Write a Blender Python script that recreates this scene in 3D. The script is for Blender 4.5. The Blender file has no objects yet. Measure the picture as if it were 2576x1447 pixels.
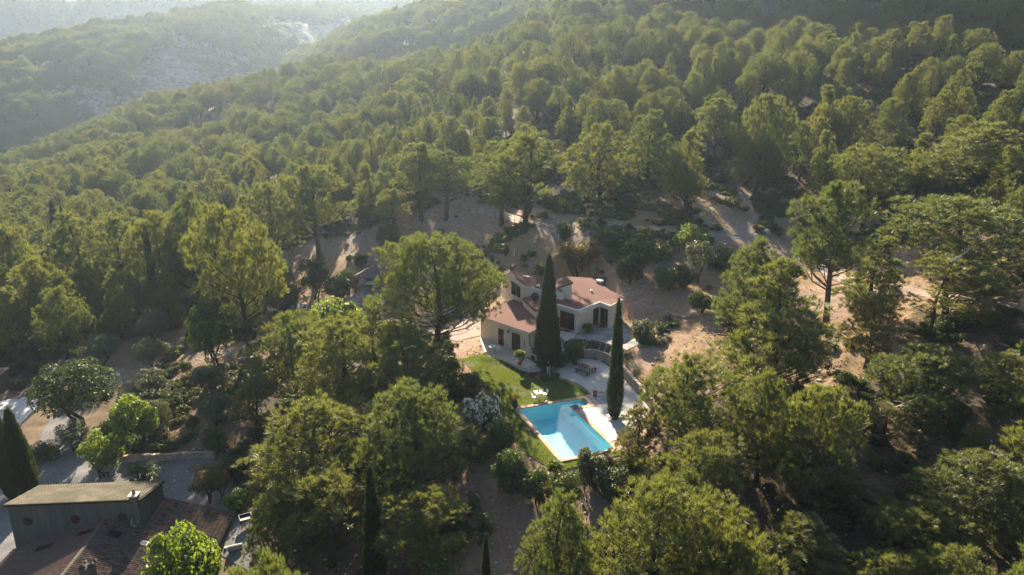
import bpy, bmesh, math, random
import numpy as np
from mathutils import Vector
from mathutils.geometry import delaunay_2d_cdt

R = math.radians
random.seed(7)
rng = np.random.default_rng(11)
S = bpy.context.scene
COL = S.collection

# ------------------------------------------------------------------ camera, sky, sun, exposure
PITCH = 16.0
CAM_H = 32.0
cam_d = bpy.data.cameras.new('camera')
cam_d.sensor_width = 36.0
cam_d.angle = 2 * math.atan(1920 / 2742)
cam_d.clip_end = 6000
cam = bpy.data.objects.new('camera', cam_d)
cam.location = (0, 0, CAM_H)
cam.rotation_euler = (R(90 - PITCH), 0, 0)
COL.objects.link(cam)
S.camera = cam

SUN_EL, SUN_AZ = 27.5, -10.0           # degrees; azimuth from the view direction (+Y), negative is to the west side
W = bpy.data.worlds.new('World')
S.world = W
W.use_nodes = True
wn = W.node_tree
sky = wn.nodes.new('ShaderNodeTexSky')
sky.sky_type = 'NISHITA'
sky.sun_disc = False
sky.sun_elevation = R(SUN_EL)
sky.sun_rotation = R(SUN_AZ)
sky.air_density = 1.0
sky.dust_density = 1.0
bg = wn.nodes['Background']
wn.links.new(sky.outputs[0], bg.inputs[0])
bg.inputs[1].default_value = 0.05
sun_d = bpy.data.lights.new('sun', 'SUN')
sun_d.energy = 5.0
sun_d.angle = R(0.6)
sun_d.color = (1.0, 0.86, 0.68)
sun = bpy.data.objects.new('sun', sun_d)
az, el = R(SUN_AZ), R(SUN_EL)
to_sun = Vector((math.sin(az) * math.cos(el), math.cos(az) * math.cos(el), math.sin(el)))
sun.rotation_euler = (-to_sun).to_track_quat('-Z', 'Y').to_euler()
sun.location = to_sun * 300
COL.objects.link(sun)

S.view_settings.view_transform = 'Standard'
S.view_settings.look = 'None'
S.view_settings.gamma = 1.0
S.view_settings.exposure = 1.93
S.view_settings.use_curve_mapping = False
S.view_settings.use_white_balance = True
S.view_settings.white_balance_temperature = 6650
S.view_settings.white_balance_tint = 8
cy = S.cycles
S.render.engine = 'CYCLES'
cy.max_bounces = 6
cy.diffuse_bounces = 3
cy.glossy_bounces = 2
cy.transmission_bounces = 4
cy.volume_bounces = 0
cy.transparent_max_bounces = 6
cy.use_denoising = True
cy.denoiser = 'OPENIMAGEDENOISE'
cy.denoising_prefilter = 'NONE'
cy.caustics_reflective = False
cy.caustics_refractive = False
cy.sample_clamp_indirect = 6.0
HAZE_DENSITY = 0.00016

# ------------------------------------------------------------------ small maths
KF, KX, KY = 1839.4, 1288.0, 723.5
SP, CP = math.sin(R(PITCH)), math.cos(R(PITCH))
def ray(kx, ky):
    x, y = kx - KX, KY - ky
    return (x, KF * CP + y * SP, -KF * SP + y * CP)
def U(kx, ky, z):                       # where the line of sight meets the level z
    d = ray(kx, ky); t = (z - CAM_H) / d[2]
    return np.array((d[0] * t, d[1] * t, z))
def D(kx, ky, Y):                       # where it meets the depth Y
    d = ray(kx, ky); t = Y / d[1]
    return np.array((d[0] * t, Y, CAM_H + d[2] * t))
def full(px, py): return px * 0.67083, py * 0.67083
def z1(u, v): return full(1700 + u * .34557, 900 + v * .34557)
def z2(u, v): return full(1650 + u * .38007, 1250 + v * .38007)

def _h(ix, iy, s):
    v = np.sin(ix * 127.1 + iy * 311.7 + s * 74.7) * 43758.5453
    return v - np.floor(v)
def vnoise(x, y, s=0):
    x = np.asarray(x, float); y = np.asarray(y, float)
    ix, iy = np.floor(x), np.floor(y); fx, fy = x - ix, y - iy
    fx = fx * fx * (3 - 2 * fx); fy = fy * fy * (3 - 2 * fy)
    a, b = _h(ix, iy, s), _h(ix + 1, iy, s); c, d = _h(ix, iy + 1, s), _h(ix + 1, iy + 1, s)
    return (a + (b - a) * fx) * (1 - fy) + (c + (d - c) * fx) * fy
def fbm(x, y, o=4, s=0):
    r, a, n = 0, .5, 0
    for i in range(o):
        r = r + a * vnoise(x, y, s + i * 3.1); n += a; a *= .5
        x = np.asarray(x) * 2.03 + 7.1; y = np.asarray(y) * 2.03 + 3.7
    return r / n
def smooth(a, b, x):
    t = np.clip((x - a) / (b - a), 0, 1); return t * t * (3 - 2 * t)
def in_poly(x, y, poly):
    x = np.asarray(x, float); y = np.asarray(y, float); c = np.zeros(x.shape, bool); n = len(poly)
    for i in range(n):
        x0, y0 = poly[i][:2]; x1, y1 = poly[(i + 1) % n][:2]
        if y0 == y1: continue
        m = ((y0 > y) != (y1 > y)) & (x < (x1 - x0) * (y - y0) / (y1 - y0) + x0)
        c ^= m
    return c

# ------------------------------------------------------------------ objects
def put(o, parent=None, world=False):
    COL.objects.link(o)
    if parent is not None:
        o.parent = parent
        if world: o.location = -Vector(parent.location)
    return o
def mesh_np(name, V, F, mats=None, smooth_=False):
    V = np.asarray(V, np.float32).reshape(-1, 3); F = np.asarray(F, np.int32)
    me = bpy.data.meshes.new(name); k = F.shape[1]; m = len(F)
    me.vertices.add(len(V)); me.vertices.foreach_set('co', V.ravel())
    me.loops.add(m * k); me.loops.foreach_set('vertex_index', F.ravel())
    me.polygons.add(m); me.polygons.foreach_set('loop_start', np.arange(m, dtype=np.int32) * k)
    if smooth_: me.polygons.foreach_set('use_smooth', np.ones(m, bool))
    me.update(calc_edges=True)
    if mats: me.materials.append(mats)
    return me
def mesh_py(name, V, F, mat=None, smooth_=False):
    me = bpy.data.meshes.new(name)
    me.from_pydata([tuple(map(float, v)) for v in V], [], [tuple(f) for f in F]); me.update()
    if smooth_:
        for p in me.polygons: p.use_smooth = True
    if mat: me.materials.append(mat)
    return me
def tag(o, label=None, cat=None, group=None, kind=None):
    if label: o['label'] = label
    if cat: o['category'] = cat
    if group: o['group'] = group
    if kind: o['kind'] = kind
    return o
def thing(name, label, cat, loc=(0, 0, 0), rz=0.0, group=None):
    o = bpy.data.objects.new(name, None); o.empty_display_size = .3
    o.location = tuple(map(float, loc)); o.rotation_euler = (0, 0, rz); COL.objects.link(o)
    return tag(o, label, cat, group)
def ob(name, me, parent=None, world=False):
    return put(bpy.data.objects.new(name, me), parent, world)
class MB:                                # collects shapes into one mesh
    def __init__(s): s.V, s.F = [], []
    def add(s, V, F):
        n = len(s.V); s.V += [tuple(v) for v in V]; s.F += [tuple(i + n for i in f) for f in F]; return s
    def box(s, c, h, rz=0, rx=0, ry=0, taper=1.0):
        from mathutils import Euler
        M = Euler((rx, ry, rz)).to_matrix(); V = []
        for z in (-1, 1):
            t = taper if z > 0 else 1
            for x, y in ((-1, -1), (1, -1), (1, 1), (-1, 1)):
                V.append(M @ Vector((x * h[0] * t, y * h[1] * t, z * h[2])) + Vector(c))
        return s.add(V, [(0, 3, 2, 1), (4, 5, 6, 7), (0, 1, 5, 4), (1, 2, 6, 5), (2, 3, 7, 6), (3, 0, 4, 7)])
    def tube(s, pts, rad, n=8, cap=True):
        pts = [Vector(p) for p in pts]
        if not isinstance(rad, (list, tuple)): rad = [rad] * len(pts)
        V, F = [], []; up = Vector((.31, .17, 1)).normalized()
        for i, p in enumerate(pts):
            d = (pts[min(i + 1, len(pts) - 1)] - pts[max(i - 1, 0)]).normalized()
            a = d.cross(up if abs(d.dot(up)) < .95 else Vector((1, 0, 0))).normalized(); b = d.cross(a)
            for k in range(n):
                t = 2 * math.pi * k / n; V.append(p + (a * math.cos(t) + b * math.sin(t)) * rad[i])
        for i in range(len(pts) - 1):
            for k in range(n):
                F.append((i * n + k, i * n + (k + 1) % n, (i + 1) * n + (k + 1) % n, (i + 1) * n + k))
        if cap: F += [tuple(range(n - 1, -1, -1)), tuple((len(pts) - 1) * n + k for k in range(n))]
        return s.add(V, F)
    def lathe(s, prof, n=14, c=(0, 0, 0)):
        V, F = [], []
        for r, z in prof:
            for k in range(n):
                t = 2 * math.pi * k / n; V.append((c[0] + r * math.cos(t), c[1] + r * math.sin(t), c[2] + z))
        for i in range(len(prof) - 1):
            for k in range(n):
                F.append((i * n + k, i * n + (k + 1) % n, (i + 1) * n + (k + 1) % n, (i + 1) * n + k))
        F += [tuple(range(n - 1, -1, -1)), tuple((len(prof) - 1) * n + k for k in range(n))]
        return s.add(V, F)
    def prism(s, top, thick=None, zb=None):
        n = len(top); a = sum(top[i][0] * top[(i + 1) % n][1] - top[(i + 1) % n][0] * top[i][1] for i in range(n))
        if a < 0: top = top[::-1]
        bot = [(p[0], p[1], (p[2] - thick) if thick is not None else zb) for p in top]
        F = [tuple(range(n)), tuple(range(2 * n - 1, n - 1, -1))]
        F += [(n + i, n + (i + 1) % n, (i + 1) % n, i) for i in range(n)]
        return s.add(list(top) + bot, F)
    def mesh(s, name, mat, smooth_=False): return mesh_py(name, s.V, s.F, mat, smooth_)
    def ob(s, name, mat, parent=None, world=False, smooth_=False):
        return ob(name, s.mesh(name, mat, smooth_), parent, world)
def bevel(o, w=.02, seg=2):
    m = o.modifiers.new('bevel', 'BEVEL'); m.width = w; m.segments = seg; m.limit_method = 'ANGLE'; return o

# ------------------------------------------------------------------ materials
def node_mat(name):
    m = bpy.data.materials.new(name); m.use_nodes = True
    return m, m.node_tree, m.node_tree.nodes['Principled BSDF']
def N(t, kind, **kw):
    n = t.nodes.new(kind)
    for k, v in kw.items():
        if isinstance(k, str) and hasattr(n, k): setattr(n, k, v)
    return n
def noise(t, scale, detail=5, rough=.55, vec=None, dist=0):
    n = t.nodes.new('ShaderNodeTexNoise'); n.inputs['Scale'].default_value = scale
    n.inputs['Detail'].default_value = detail; n.inputs['Roughness'].default_value = rough
    n.inputs['Distortion'].default_value = dist
    if vec is not None: t.links.new(vec, n.inputs['Vector'])
    return n.outputs['Fac']
def ramp(t, fac, stops):
    r = t.nodes.new('ShaderNodeValToRGB'); e = r.color_ramp.elements
    while len(e) > 1: e.remove(e[-1])
    e[0].position, e[0].color = stops[0][0], (*stops[0][1], 1)
    for p, c in stops[1:]:
        q = e.new(p); q.color = (*c, 1)
    t.links.new(fac, r.inputs[0]); return r.outputs[0]
def mix(t, fac, a, b, mode='MIX'):
    m = t.nodes.new('ShaderNodeMix'); m.data_type = 'RGBA'; m.blend_type = mode
    if isinstance(fac, (int, float)): m.inputs[0].default_value = fac
    else: t.links.new(fac, m.inputs[0])
    for i, v in ((6, a), (7, b)):
        if isinstance(v, tuple): m.inputs[i].default_value = (*v, 1)
        else: t.links.new(v, m.inputs[i])
    return m.outputs[2]
def wpos(t): return t.nodes.new('ShaderNodeNewGeometry').outputs['Position']
def opos(t): return t.nodes.new('ShaderNodeTexCoord').outputs['Object']
def bump(t, bsdf, fac, strength, dist=.05):
    b = t.nodes.new('ShaderNodeBump'); b.inputs['Strength'].default_value = strength; b.inputs['Distance'].default_value = dist
    t.links.new(fac, b.inputs['Height']); t.links.new(b.outputs[0], bsdf.inputs['Normal'])
def mk(name, c1, c2=None, scale=3.0, rough=.85, bmp=0.0, world=True, big=None, metallic=0.0, spec=None, rnd=0.0):
    m, t, b = node_mat(name)
    c2 = c2 or tuple(x * .8 for x in c1)
    v = wpos(t) if world else opos(t)
    f = noise(t, scale, 6, .6, v)
    col = ramp(t, f, [(.3, c2), (.7, c1)])
    if big:
        f2 = noise(t, big[0], 4, .6, v); r2 = t.nodes.new('ShaderNodeMapRange')
        r2.inputs[1].default_value = .45; r2.inputs[2].default_value = .62; t.links.new(f2, r2.inputs[0])
        col = mix(t, r2.outputs[0], col, big[1])
    if rnd:
        oi = t.nodes.new('ShaderNodeObjectInfo'); mr = t.nodes.new('ShaderNodeMapRange')
        mr.inputs[3].default_value = 1 - rnd; mr.inputs[4].default_value = 1 + rnd
        t.links.new(oi.outputs['Random'], mr.inputs[0])
        vm = t.nodes.new('ShaderNodeVectorMath'); vm.operation = 'SCALE'
        t.links.new(col, vm.inputs[0]); t.links.new(mr.outputs[0], vm.inputs['Scale']); col = vm.outputs[0]
    t.links.new(col, b.inputs['Base Color'])
    b.inputs['Roughness'].default_value = rough; b.inputs['Metallic'].default_value = metallic
    b.inputs['Specular IOR Level'].default_value = spec if spec is not None else (.12 if rough > .75 else .35)
    if bmp: bump(t, b, f, bmp)
    return m
def leaf_mat(name, a, b_, trans=.45, tcol=None, nscale=1.2, gloss=.06):
    m, t, p = node_mat(name); t.nodes.remove(p)
    oi = t.nodes.new('ShaderNodeObjectInfo')
    c = mix(t, oi.outputs['Random'], a, b_)
    f = noise(t, nscale, 3, .6, wpos(t))
    c = mix(t, f, c, tuple(x * y for x, y in zip(b_, (1.45, 1.25, .9))))
    dif = t.nodes.new('ShaderNodeBsdfDiffuse'); tr = t.nodes.new('ShaderNodeBsdfTranslucent')
    t.links.new(c, dif.inputs[0])
    tc = tcol or (1.7, 1.62, .75)
    vm = t.nodes.new('ShaderNodeVectorMath'); vm.operation = 'MULTIPLY'; vm.inputs[1].default_value = tc
    t.links.new(c, vm.inputs[0]); t.links.new(vm.outputs[0], tr.inputs[0])
    ms = t.nodes.new('ShaderNodeMixShader'); ms.inputs[0].default_value = trans
    t.links.new(dif.outputs[0], ms.inputs[1]); t.links.new(tr.outputs[0], ms.inputs[2])
    g = t.nodes.new('ShaderNodeBsdfGlossy'); g.inputs[0].default_value = (.9, .9, .8, 1); g.inputs[1].default_value = .5
    m2 = t.nodes.new('ShaderNodeMixShader'); m2.inputs[0].default_value = gloss
    t.links.new(ms.outputs[0], m2.inputs[1]); t.links.new(g.outputs[0], m2.inputs[2])
    t.links.new(m2.outputs[0], t.nodes['Material Output'].inputs[0])
    return m

M = {}
M['needle'] = leaf_mat('pine_needles', (.146, .153, .042), (.064, .090, .040), .55)
M['needle_dry'] = leaf_mat('pine_needles_thin', (.120, .115, .050), (.10, .10, .045), .45)
M['cypress'] = leaf_mat('cypress_scales', (.030, .048, .018), (.026, .042, .018), .25)
M['oak'] = leaf_mat('oak_leaves', (.042, .068, .022), (.034, .058, .022), .35, gloss=.03)
M['broad'] = leaf_mat('broad_leaves', (.115, .165, .026), (.095, .145, .030), .5)
M['olive'] = leaf_mat('olive_leaves', (.085, .105, .075), (.07, .09, .065), .3)
M['hedge'] = leaf_mat('hedge_leaves', (.055, .090, .024), (.046, .080, .024), .35)
M['scrub'] = leaf_mat('scrub_leaves', (.060, .072, .030), (.090, .085, .045), .3)
M['russet'] = leaf_mat('russet_leaves', (.085, .075, .030), (.075, .07, .028), .4)
M['oleander'] = leaf_mat('oleander_leaves', (.065, .095, .030), (.055, .085, .030), .35)
M['grass'] = leaf_mat('lawn_blades', (.130, .175, .028), (.110, .155, .028), .5, nscale=.5)
M['dry_grass'] = leaf_mat('dry_grass_blades', (.27, .20, .095), (.22, .16, .08), .4)
M['petal_white'] = mk('white_petals', (.90, .83, .66), (.84, .74, .56), 9, .7)
M['petal_pink'] = mk('pink_petals', (.75, .45, .42), (.8, .62, .55), 9, .7)
M['petal_red'] = mk('red_petals', (.75, .12, .05), (.6, .08, .05), 9, .7)
M['bark'] = mk('pine_bark', (.085, .066, .056), (.036, .030, .028), 5, .95, .6)
M['bark_pale'] = mk('dead_pale_wood', (.42, .38, .33), (.27, .24, .21), 6, .9, .3)
M['bark_red'] = mk('reddish_pine_bark', (.15, .105, .08), (.065, .05, .042), 5, .95, .6)  # lighter, redder bark for the open bare-limbed pine

# ------------------------------------------------------------------ terrain height
CPX = [(1946,1533,0),(2110,1724,0),(2273,1672,0),(2180,1500,0),(1900,1390,.55),(1760,1480,.1),(1690,1640,-.6),
 (2060,1410,.3),(2250,1400,.4),(2420,1560,.15),(1830,1330,.85),(1940,1324,.9),(2161,1249,1.9),(2290,1232,1.9),(2400,1310,1.85),
 (2480,1400,1.6),(2600,1500,1.5),(2560,1270,3.2),(2700,1200,4.6),(2750,1330,3.5),(2500,1000,6.5),(2230,1030,5.2),(2120,1025,5.0),
 (1850,1000,3.2),(1669,1280,-.3),(1400,1090,-2),(1000,1160,-3.8),(1207,970,0),(955,1310,-3.3),(640,1400,-5.5),(800,1550,-5.5),
 (600,1750,-7.3),(200,1700,-8.5),(40,1560,-8.5),(900,1950,-6),(1300,1800,-3.5),(1500,2050,-4.5),(1950,1950,-2.2),(1850,1750,-1),
 (2400,2100,-2.6),(2300,1850,-1.2),(2700,1700,.3),(3000,2000,-1.5),(3700,2000,0),(3000,1400,2.5),(3700,1450,4.5),(3140,1240,4.2),
 (1953,865,8.7),(1650,740,9.5),(2080,850,9),(2600,800,11),(3000,980,5.5),(3600,1110,7.3),(3000,760,11),(3000,500,21),(3000,60,51.6),
 (2000,600,16),(2000,400,25),(2000,200,40),(2000,125,50),(1300,600,10),(1300,400,21.5),(1300,330,26),
 (430,1080,-7),(500,800,-4.5),(500,600,0),(500,505,1),(0,1000,-9),(0,800,-8),(0,690,-11),(3700,700,16.4),(3700,0,53.6),(2500,300,29),
 (850,390,18)]
CPW = [(-38,52,-8.2),(-28,48,-8),(-24,62,-6.8),(-46,60,-8.6),(118,149,32),(74,182,32),
 (-260,520,-30),(-300,640,-70),(-100,450,14),(-110,560,-25),(-86,370,31),(12,340,50),(15,430,30),(100,300,90),(75,380,145),(130,420,180),(40,520,40),  # unseen upper hill at the right is raised to shade the slope below
 (-400,300,-40),(-300,200,-25),(-150,100,-14),(-120,40,-12),(-60,0,-9),(0,0,-5),(60,0,-1),(0,-50,-6),(120,40,5),(160,100,18),
 (220,200,52),(260,340,130),(-170,400,18),(-330,420,-45),(-200,700,-90),(100,700,20),(300,600,150),(-420,600,-90),(-80,-50,-10),(120,-40,0)]
cps = [tuple(U(*full(a, b), c)) for a, b, c in CPX] + CPW
cps = np.array(cps, float)
def _tps(r2): return np.where(r2 > 1e-9, .5 * r2 * np.log(np.maximum(r2, 1e-9)), 0)
_n = len(cps); _A = np.zeros((_n + 3, _n + 3)); _q = cps[:, :2] / 100.0
_A[:_n, :_n] = _tps(((_q[:, None] - _q[None]) ** 2).sum(-1)) + np.eye(_n) * 2e-4
_A[:_n, _n] = 1; _A[:_n, _n + 1:] = _q; _A[_n:, :_n] = _A[:_n, _n:].T
_w = np.linalg.solve(_A, np.concatenate([cps[:, 2], np.zeros(3)]))
def H0(x, y):
    x = np.asarray(x, float); y = np.asarray(y, float); sh = x.shape
    q = np.stack([x.ravel(), y.ravel()], 1) / 100.0
    out = np.empty(len(q))
    for i in range(0, len(q), 20000):
        p = q[i:i + 20000]; K = _tps(((p[:, None] - _q[None]) ** 2).sum(-1))
        out[i:i + 20000] = K @ _w[:_n] + _w[_n] + p @ _w[_n + 1:]
    return out.reshape(sh)

# the garden: flat pads (polygon, level function, blend width)
def kz1(pts, z): return [tuple(U(*z1(a, b), z)) for a, b in pts]
def kz2(pts, z): return [tuple(U(*z2(a, b), z)) for a, b in pts]
pA = U(*full(1900 + 225 * .19355, 1470 + 335 * .19355), 0)[:2]
pN = U(*full(1900 + 1075 * .19355, 1470 + 1310 * .19355), 0)[:2]
pv = (pN - pA); PL = float(np.linalg.norm(pv)); pv = pv / PL
pu = np.array((-pv[1], pv[0]))           # across the pool, towards the deck
if pu[0] < 0: pu = -pu
PW = 5.15
ALC_W, ALC_L = 2.15, 1.75                # alcove with the entry steps, at the far right end
def PP(u, v, z=0): q = pA + pu * u + pv * v; return (float(q[0]), float(q[1]), z)
POOL = [PP(0, 0), PP(PW + ALC_W, 0), PP(PW + ALC_W, ALC_L), PP(PW, ALC_L), PP(PW, PL), PP(0, PL)]
def dist_poly(x, y, poly):
    d = np.full(np.shape(x), 1e9)
    for i in range(len(poly)):
        a = np.array(poly[i][:2]); b = np.array(poly[(i + 1) % len(poly)][:2]); ab = b - a
        t = np.clip(((x - a[0]) * ab[0] + (y - a[1]) * ab[1]) / (ab @ ab), 0, 1)
        d = np.minimum(d, np.hypot(x - a[0] - t * ab[0], y - a[1] - t * ab[1]))
    return d
HOUSE_PAD = kz1([(380,1180),(700,1228),(812,1160),(900,1130),(1150,1010),(1335,1010),(1585,905),(1700,955),(1790,900),(1640,640),(1500,500),(1150,520),(700,640),(420,840)], 1.9)
GRAVEL = kz2([(1100,425),(1190,345),(1290,285),(1390,250),(1500,245),(1600,268),(1700,318),(1790,400),(1880,500),(2000,620),(2090,740),(1990,860),(1900,1010),(1660,1060),(1500,900),(1400,760),(1440,700),(1530,610),(1440,545),(1330,490),(1220,455)], .2)
PAVED_R = kz1([(1150,1000),(1335,1012),(1585,907),(1700,957),(1800,905),(1890,985),(2050,1120),(1880,1200),(1750,1150),(1600,1110),(1480,1085),(1300,1078),(1290,1100),(1210,1095),(1165,1040)], 1.95)
def H(x, y, rough=True):
    x = np.asarray(x, float); y = np.asarray(y, float)
    z = H0(x, y); z = np.minimum(z, 140 + (z - 140) * .3); z = np.minimum(z, 185)
    pad = np.where(in_poly(x, y, PAVED_R), 0, dist_poly(x, y, PAVED_R))
    z = z + (1.93 - z) * (1 - smooth(.1, 1.6, pad))
    hp = np.where(in_poly(x, y, HOUSE_PAD), 0, dist_poly(x, y, HOUSE_PAD))
    lo = 0.9 + smooth(3.0, 7.0, x) * 1.0
    z = z + (lo - z) * (1 - smooth(.2, 1.5, hp))
    g = np.where(in_poly(x, y, GRAVEL), 0, dist_poly(x, y, GRAVEL))
    z = z + (0.05 + .025 * np.clip(y - 66, 0, 12) - z) * (1 - smooth(.05, .8, g))
    p = np.where(in_poly(x, y, POOL), 0, dist_poly(x, y, POOL))
    z = z + (-0.02 - z) * (1 - smooth(1.2, 3.0, p))
    if rough:
        gd = smooth(7, 20, np.hypot(x - 4, (y - 76) * .8))
        gd = gd * smooth(6, 14, np.hypot(x + 28, y - 62))
        z = z + gd * ((fbm(x * .22, y * .22, 4, 1) - .5) * .9 + (fbm(x * 1.1, y * 1.1, 3, 5) - .5) * .28)
        far = smooth(120, 220, y)
        z = z + far * (fbm(x * .03, y * .03, 4, 9) - .5) * 7
    return z
def h1(x, y): return float(H(np.array([x]), np.array([y]))[0])
_T = np.concatenate([np.arange(25, 130, .25), np.arange(130, 520, 1.0)])
def G(kx, ky):                            # the ground point seen there
    d = np.array(ray(kx, ky)); t = _T / d[1]
    z = CAM_H + d[2] * t - H(d[0] * t, d[1] * t)
    i = np.argmax(z < 0)
    if z[i] >= 0: i = len(_T) - 1
    a = i - 1; f = z[a] / (z[a] - z[i] + 1e-9); Y = _T[a] + f * (_T[i] - _T[a])
    X = d[0] * Y / d[1]
    return np.array((X, Y, h1(X, Y)))

def axis(lo, a, b, hi, step, grow=1.09, mx=6.0):
    m = list(np.arange(a, b + 1e-6, step)); s = step; v = b
    while v < hi: s = min(s * grow, mx); v += s; m.append(v)
    s = step; v = a; pre = []
    while v > lo: s = min(s * grow, mx); v -= s; pre.append(v)
    return np.array(pre[::-1] + m)
gx = axis(-440, -44, 40, 330, .55, 1.05, 7); gy = axis(-60, 38, 112, 720, .55, 1.04, 6)
GX, GY = np.meshgrid(gx, gy)
GZ = H(GX, GY)
hole = in_poly(GX, GY, POOL)
GZm = GZ
nx, ny = len(gx), len(gy)
ii = np.arange(nx * ny).reshape(ny, nx)
quads = np.stack([ii[:-1, :-1], ii[:-1, 1:], ii[1:, 1:], ii[1:, :-1]], -1).reshape(-1, 4)
quads = quads[~hole.ravel()[quads].any(1)]
me = mesh_np('ground', np.stack([GX, GY, GZm], -1).reshape(-1, 3), quads, None, True)
# kinds of ground: R pine litter, G bare limestone, B dry grass
def forest_mask(x, y):
    """1 in closed forest, 0 in the clearing round the villa"""
    u, v = proj(x, y, H0(x, y))
    c = in_poly(u, v, CLEAR)
    return ~c
def proj(x, y, z):
    x = np.asarray(x, float); y = np.asarray(y, float); dz = np.asarray(z, float) - CAM_H
    f = y * CP - dz * SP; up = y * SP + dz * CP
    f = np.where(f < 1, 1, f)
    return KX + KF * x / f, KY - KF * up / f
CLEAR = [(640,905),(700,800),(690,700),(690,640),(760,610),(880,585),(980,560),(1010,510),(1090,480),(1250,500),(1400,470),(1560,440),(1660,470),(1800,440),(1960,480),(2060,530),(2250,540),(2330,520),(2480,560),(2600,700),(2600,830),(2300,770),(2260,900),(2100,980),(1900,1020),(1700,1000),(1660,1120),(1640,1240),(1480,1330),(1330,1470),(1100,1470),(1080,1200),(1150,1000),(1130,850),(900,760),(800,760),(720,860),(700,960)]
CLEAR_L = [(-200,1470),(-200,985),(60,985),(120,930),(230,900),(330,850),(440,830),(540,830),(640,860),(660,1000),(640,1200),(660,1300),(700,1470)]
u_, v_ = proj(GX, GY, GZ)
lit = ~(in_poly(u_, v_, CLEAR) | in_poly(u_, v_, CLEAR_L))
n1 = fbm(GX * .09, GY * .09, 4, 21); n2 = fbm(GX * .3, GY * .3, 4, 33)
slope = np.hypot(*np.gradient(GZ, gy, gx))
rock = smooth(.54, .66, n1 * .6 + n2 * .4 + .05 * smooth(95, 130, GY) - .08 * (GY < 90)) * np.where(GY > 92, .5, .3)
rock = np.maximum(rock, smooth(.55, .66, fbm(GX * .025, GY * .025, 4, 77)) * smooth(180, 260, GY) * .55)
dry = smooth(.42, .62, fbm(GX * .14, GY * .14, 4, 55))
rock = rock * (1 - .75 * lit)
lit = lit.astype(float) + .55 * in_poly(u_, v_, CLEAR_L)
colr = np.stack([lit, rock, dry, np.ones_like(rock)], -1).reshape(-1, 4).astype(np.float32)
at = me.color_attributes.new('cover', 'FLOAT_COLOR', 'POINT'); at.data.foreach_set('color', colr.ravel())
m, t, b = node_mat('hill_ground')
v = wpos(t)
ca = t.nodes.new('ShaderNodeVertexColor'); ca.layer_name = 'cover'
sep = t.nodes.new('ShaderNodeSeparateColor'); t.links.new(ca.outputs[0], sep.inputs[0])
f1 = noise(t, 1.6, 8, .65, v); f2 = noise(t, 7, 6, .7, v); f3 = noise(t, .35, 5, .6, v)
soil = ramp(t, f1, [(.28, (.20, .135, .095)), (.5, (.30, .205, .15)), (.72, (.38, .278, .212))])
grass = ramp(t, f2, [(.3, (.20, .135, .07)), (.7, (.36, .265, .15))])
litter = ramp(t, f1, [(.3, (.055, .045, .03)), (.7, (.13, .10, .07))])
stone = ramp(t, f2, [(.32, (.17, .16, .15)), (.5, (.29, .275, .255)), (.7, (.38, .365, .34))])
mm = t.nodes.new('ShaderNodeMath'); mm.operation = 'MULTIPLY'; t.links.new(sep.outputs[2], mm.inputs[0]); t.links.new(f3, mm.inputs[1])
c = mix(t, mm.outputs[0], soil, grass)
c = mix(t, sep.outputs[0], c, litter)
c = mix(t, sep.outputs[1], c, stone)
pe = t.nodes.new('ShaderNodeTexVoronoi'); pe.inputs['Scale'].default_value = 3.4; t.links.new(v, pe.inputs['Vector'])
pm = t.nodes.new('ShaderNodeMapRange'); pm.inputs[1].default_value = .10; pm.inputs[2].default_value = .04; t.links.new(pe.outputs['Distance'], pm.inputs[0])
c = mix(t, pm.outputs[0], c, (.50, .46, .41))
t.links.new(c, b.inputs['Base Color']); b.inputs['Roughness'].default_value = .95; b.inputs['Specular IOR Level'].default_value = .1
bump(t, b, f2, .7, .12)
M['ground'] = m
me.materials.append(m)
tag(ob('ground', me), kind='structure')

# ------------------------------------------------------------------ sheets laid on the ground
def drape(name, poly, mat, dz=.04, step=.6, kind='structure', level=None):
    P = [Vector((p[0], p[1])) for p in poly]
    pts = []
    for i in range(len(P)):
        a, bq = P[i], P[(i + 1) % len(P)]; k = max(1, int((bq - a).length / step))
        pts += [a + (bq - a) * (j / k) for j in range(k)]
    nb = len(pts)
    x0, x1 = min(p.x for p in P), max(p.x for p in P); y0, y1 = min(p.y for p in P), max(p.y for p in P)
    X, Y = np.meshgrid(np.arange(x0, x1, step), np.arange(y0, y1, step))
    X = X + rng.uniform(-.1, .1, X.shape) * step; Y = Y + rng.uniform(-.1, .1, Y.shape) * step
    bp = [(p.x, p.y) for p in pts]
    ok = in_poly(X, Y, bp) & (dist_poly(X, Y, bp) > step * .4)
    pts += [Vector((a, c2)) for a, c2 in zip(X[ok], Y[ok])]
    r = delaunay_2d_cdt(pts, [], [list(range(nb))], 1, 1e-5)
    vs = np.array([(q.x, q.y) for q in r[0]])
    z = H(vs[:, 0], vs[:, 1]) + dz if level is None else np.full(len(vs), level)
    F = [f if (r[0][f[1]] - r[0][f[0]]).cross(r[0][f[2]] - r[0][f[0]]) > 0 else f[::-1] for f in r[2]]
    me = mesh_py(name, np.column_stack([vs, z]), F, mat, True)
    o = ob(name, me)
    if kind: o['kind'] = kind
    return o
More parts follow.
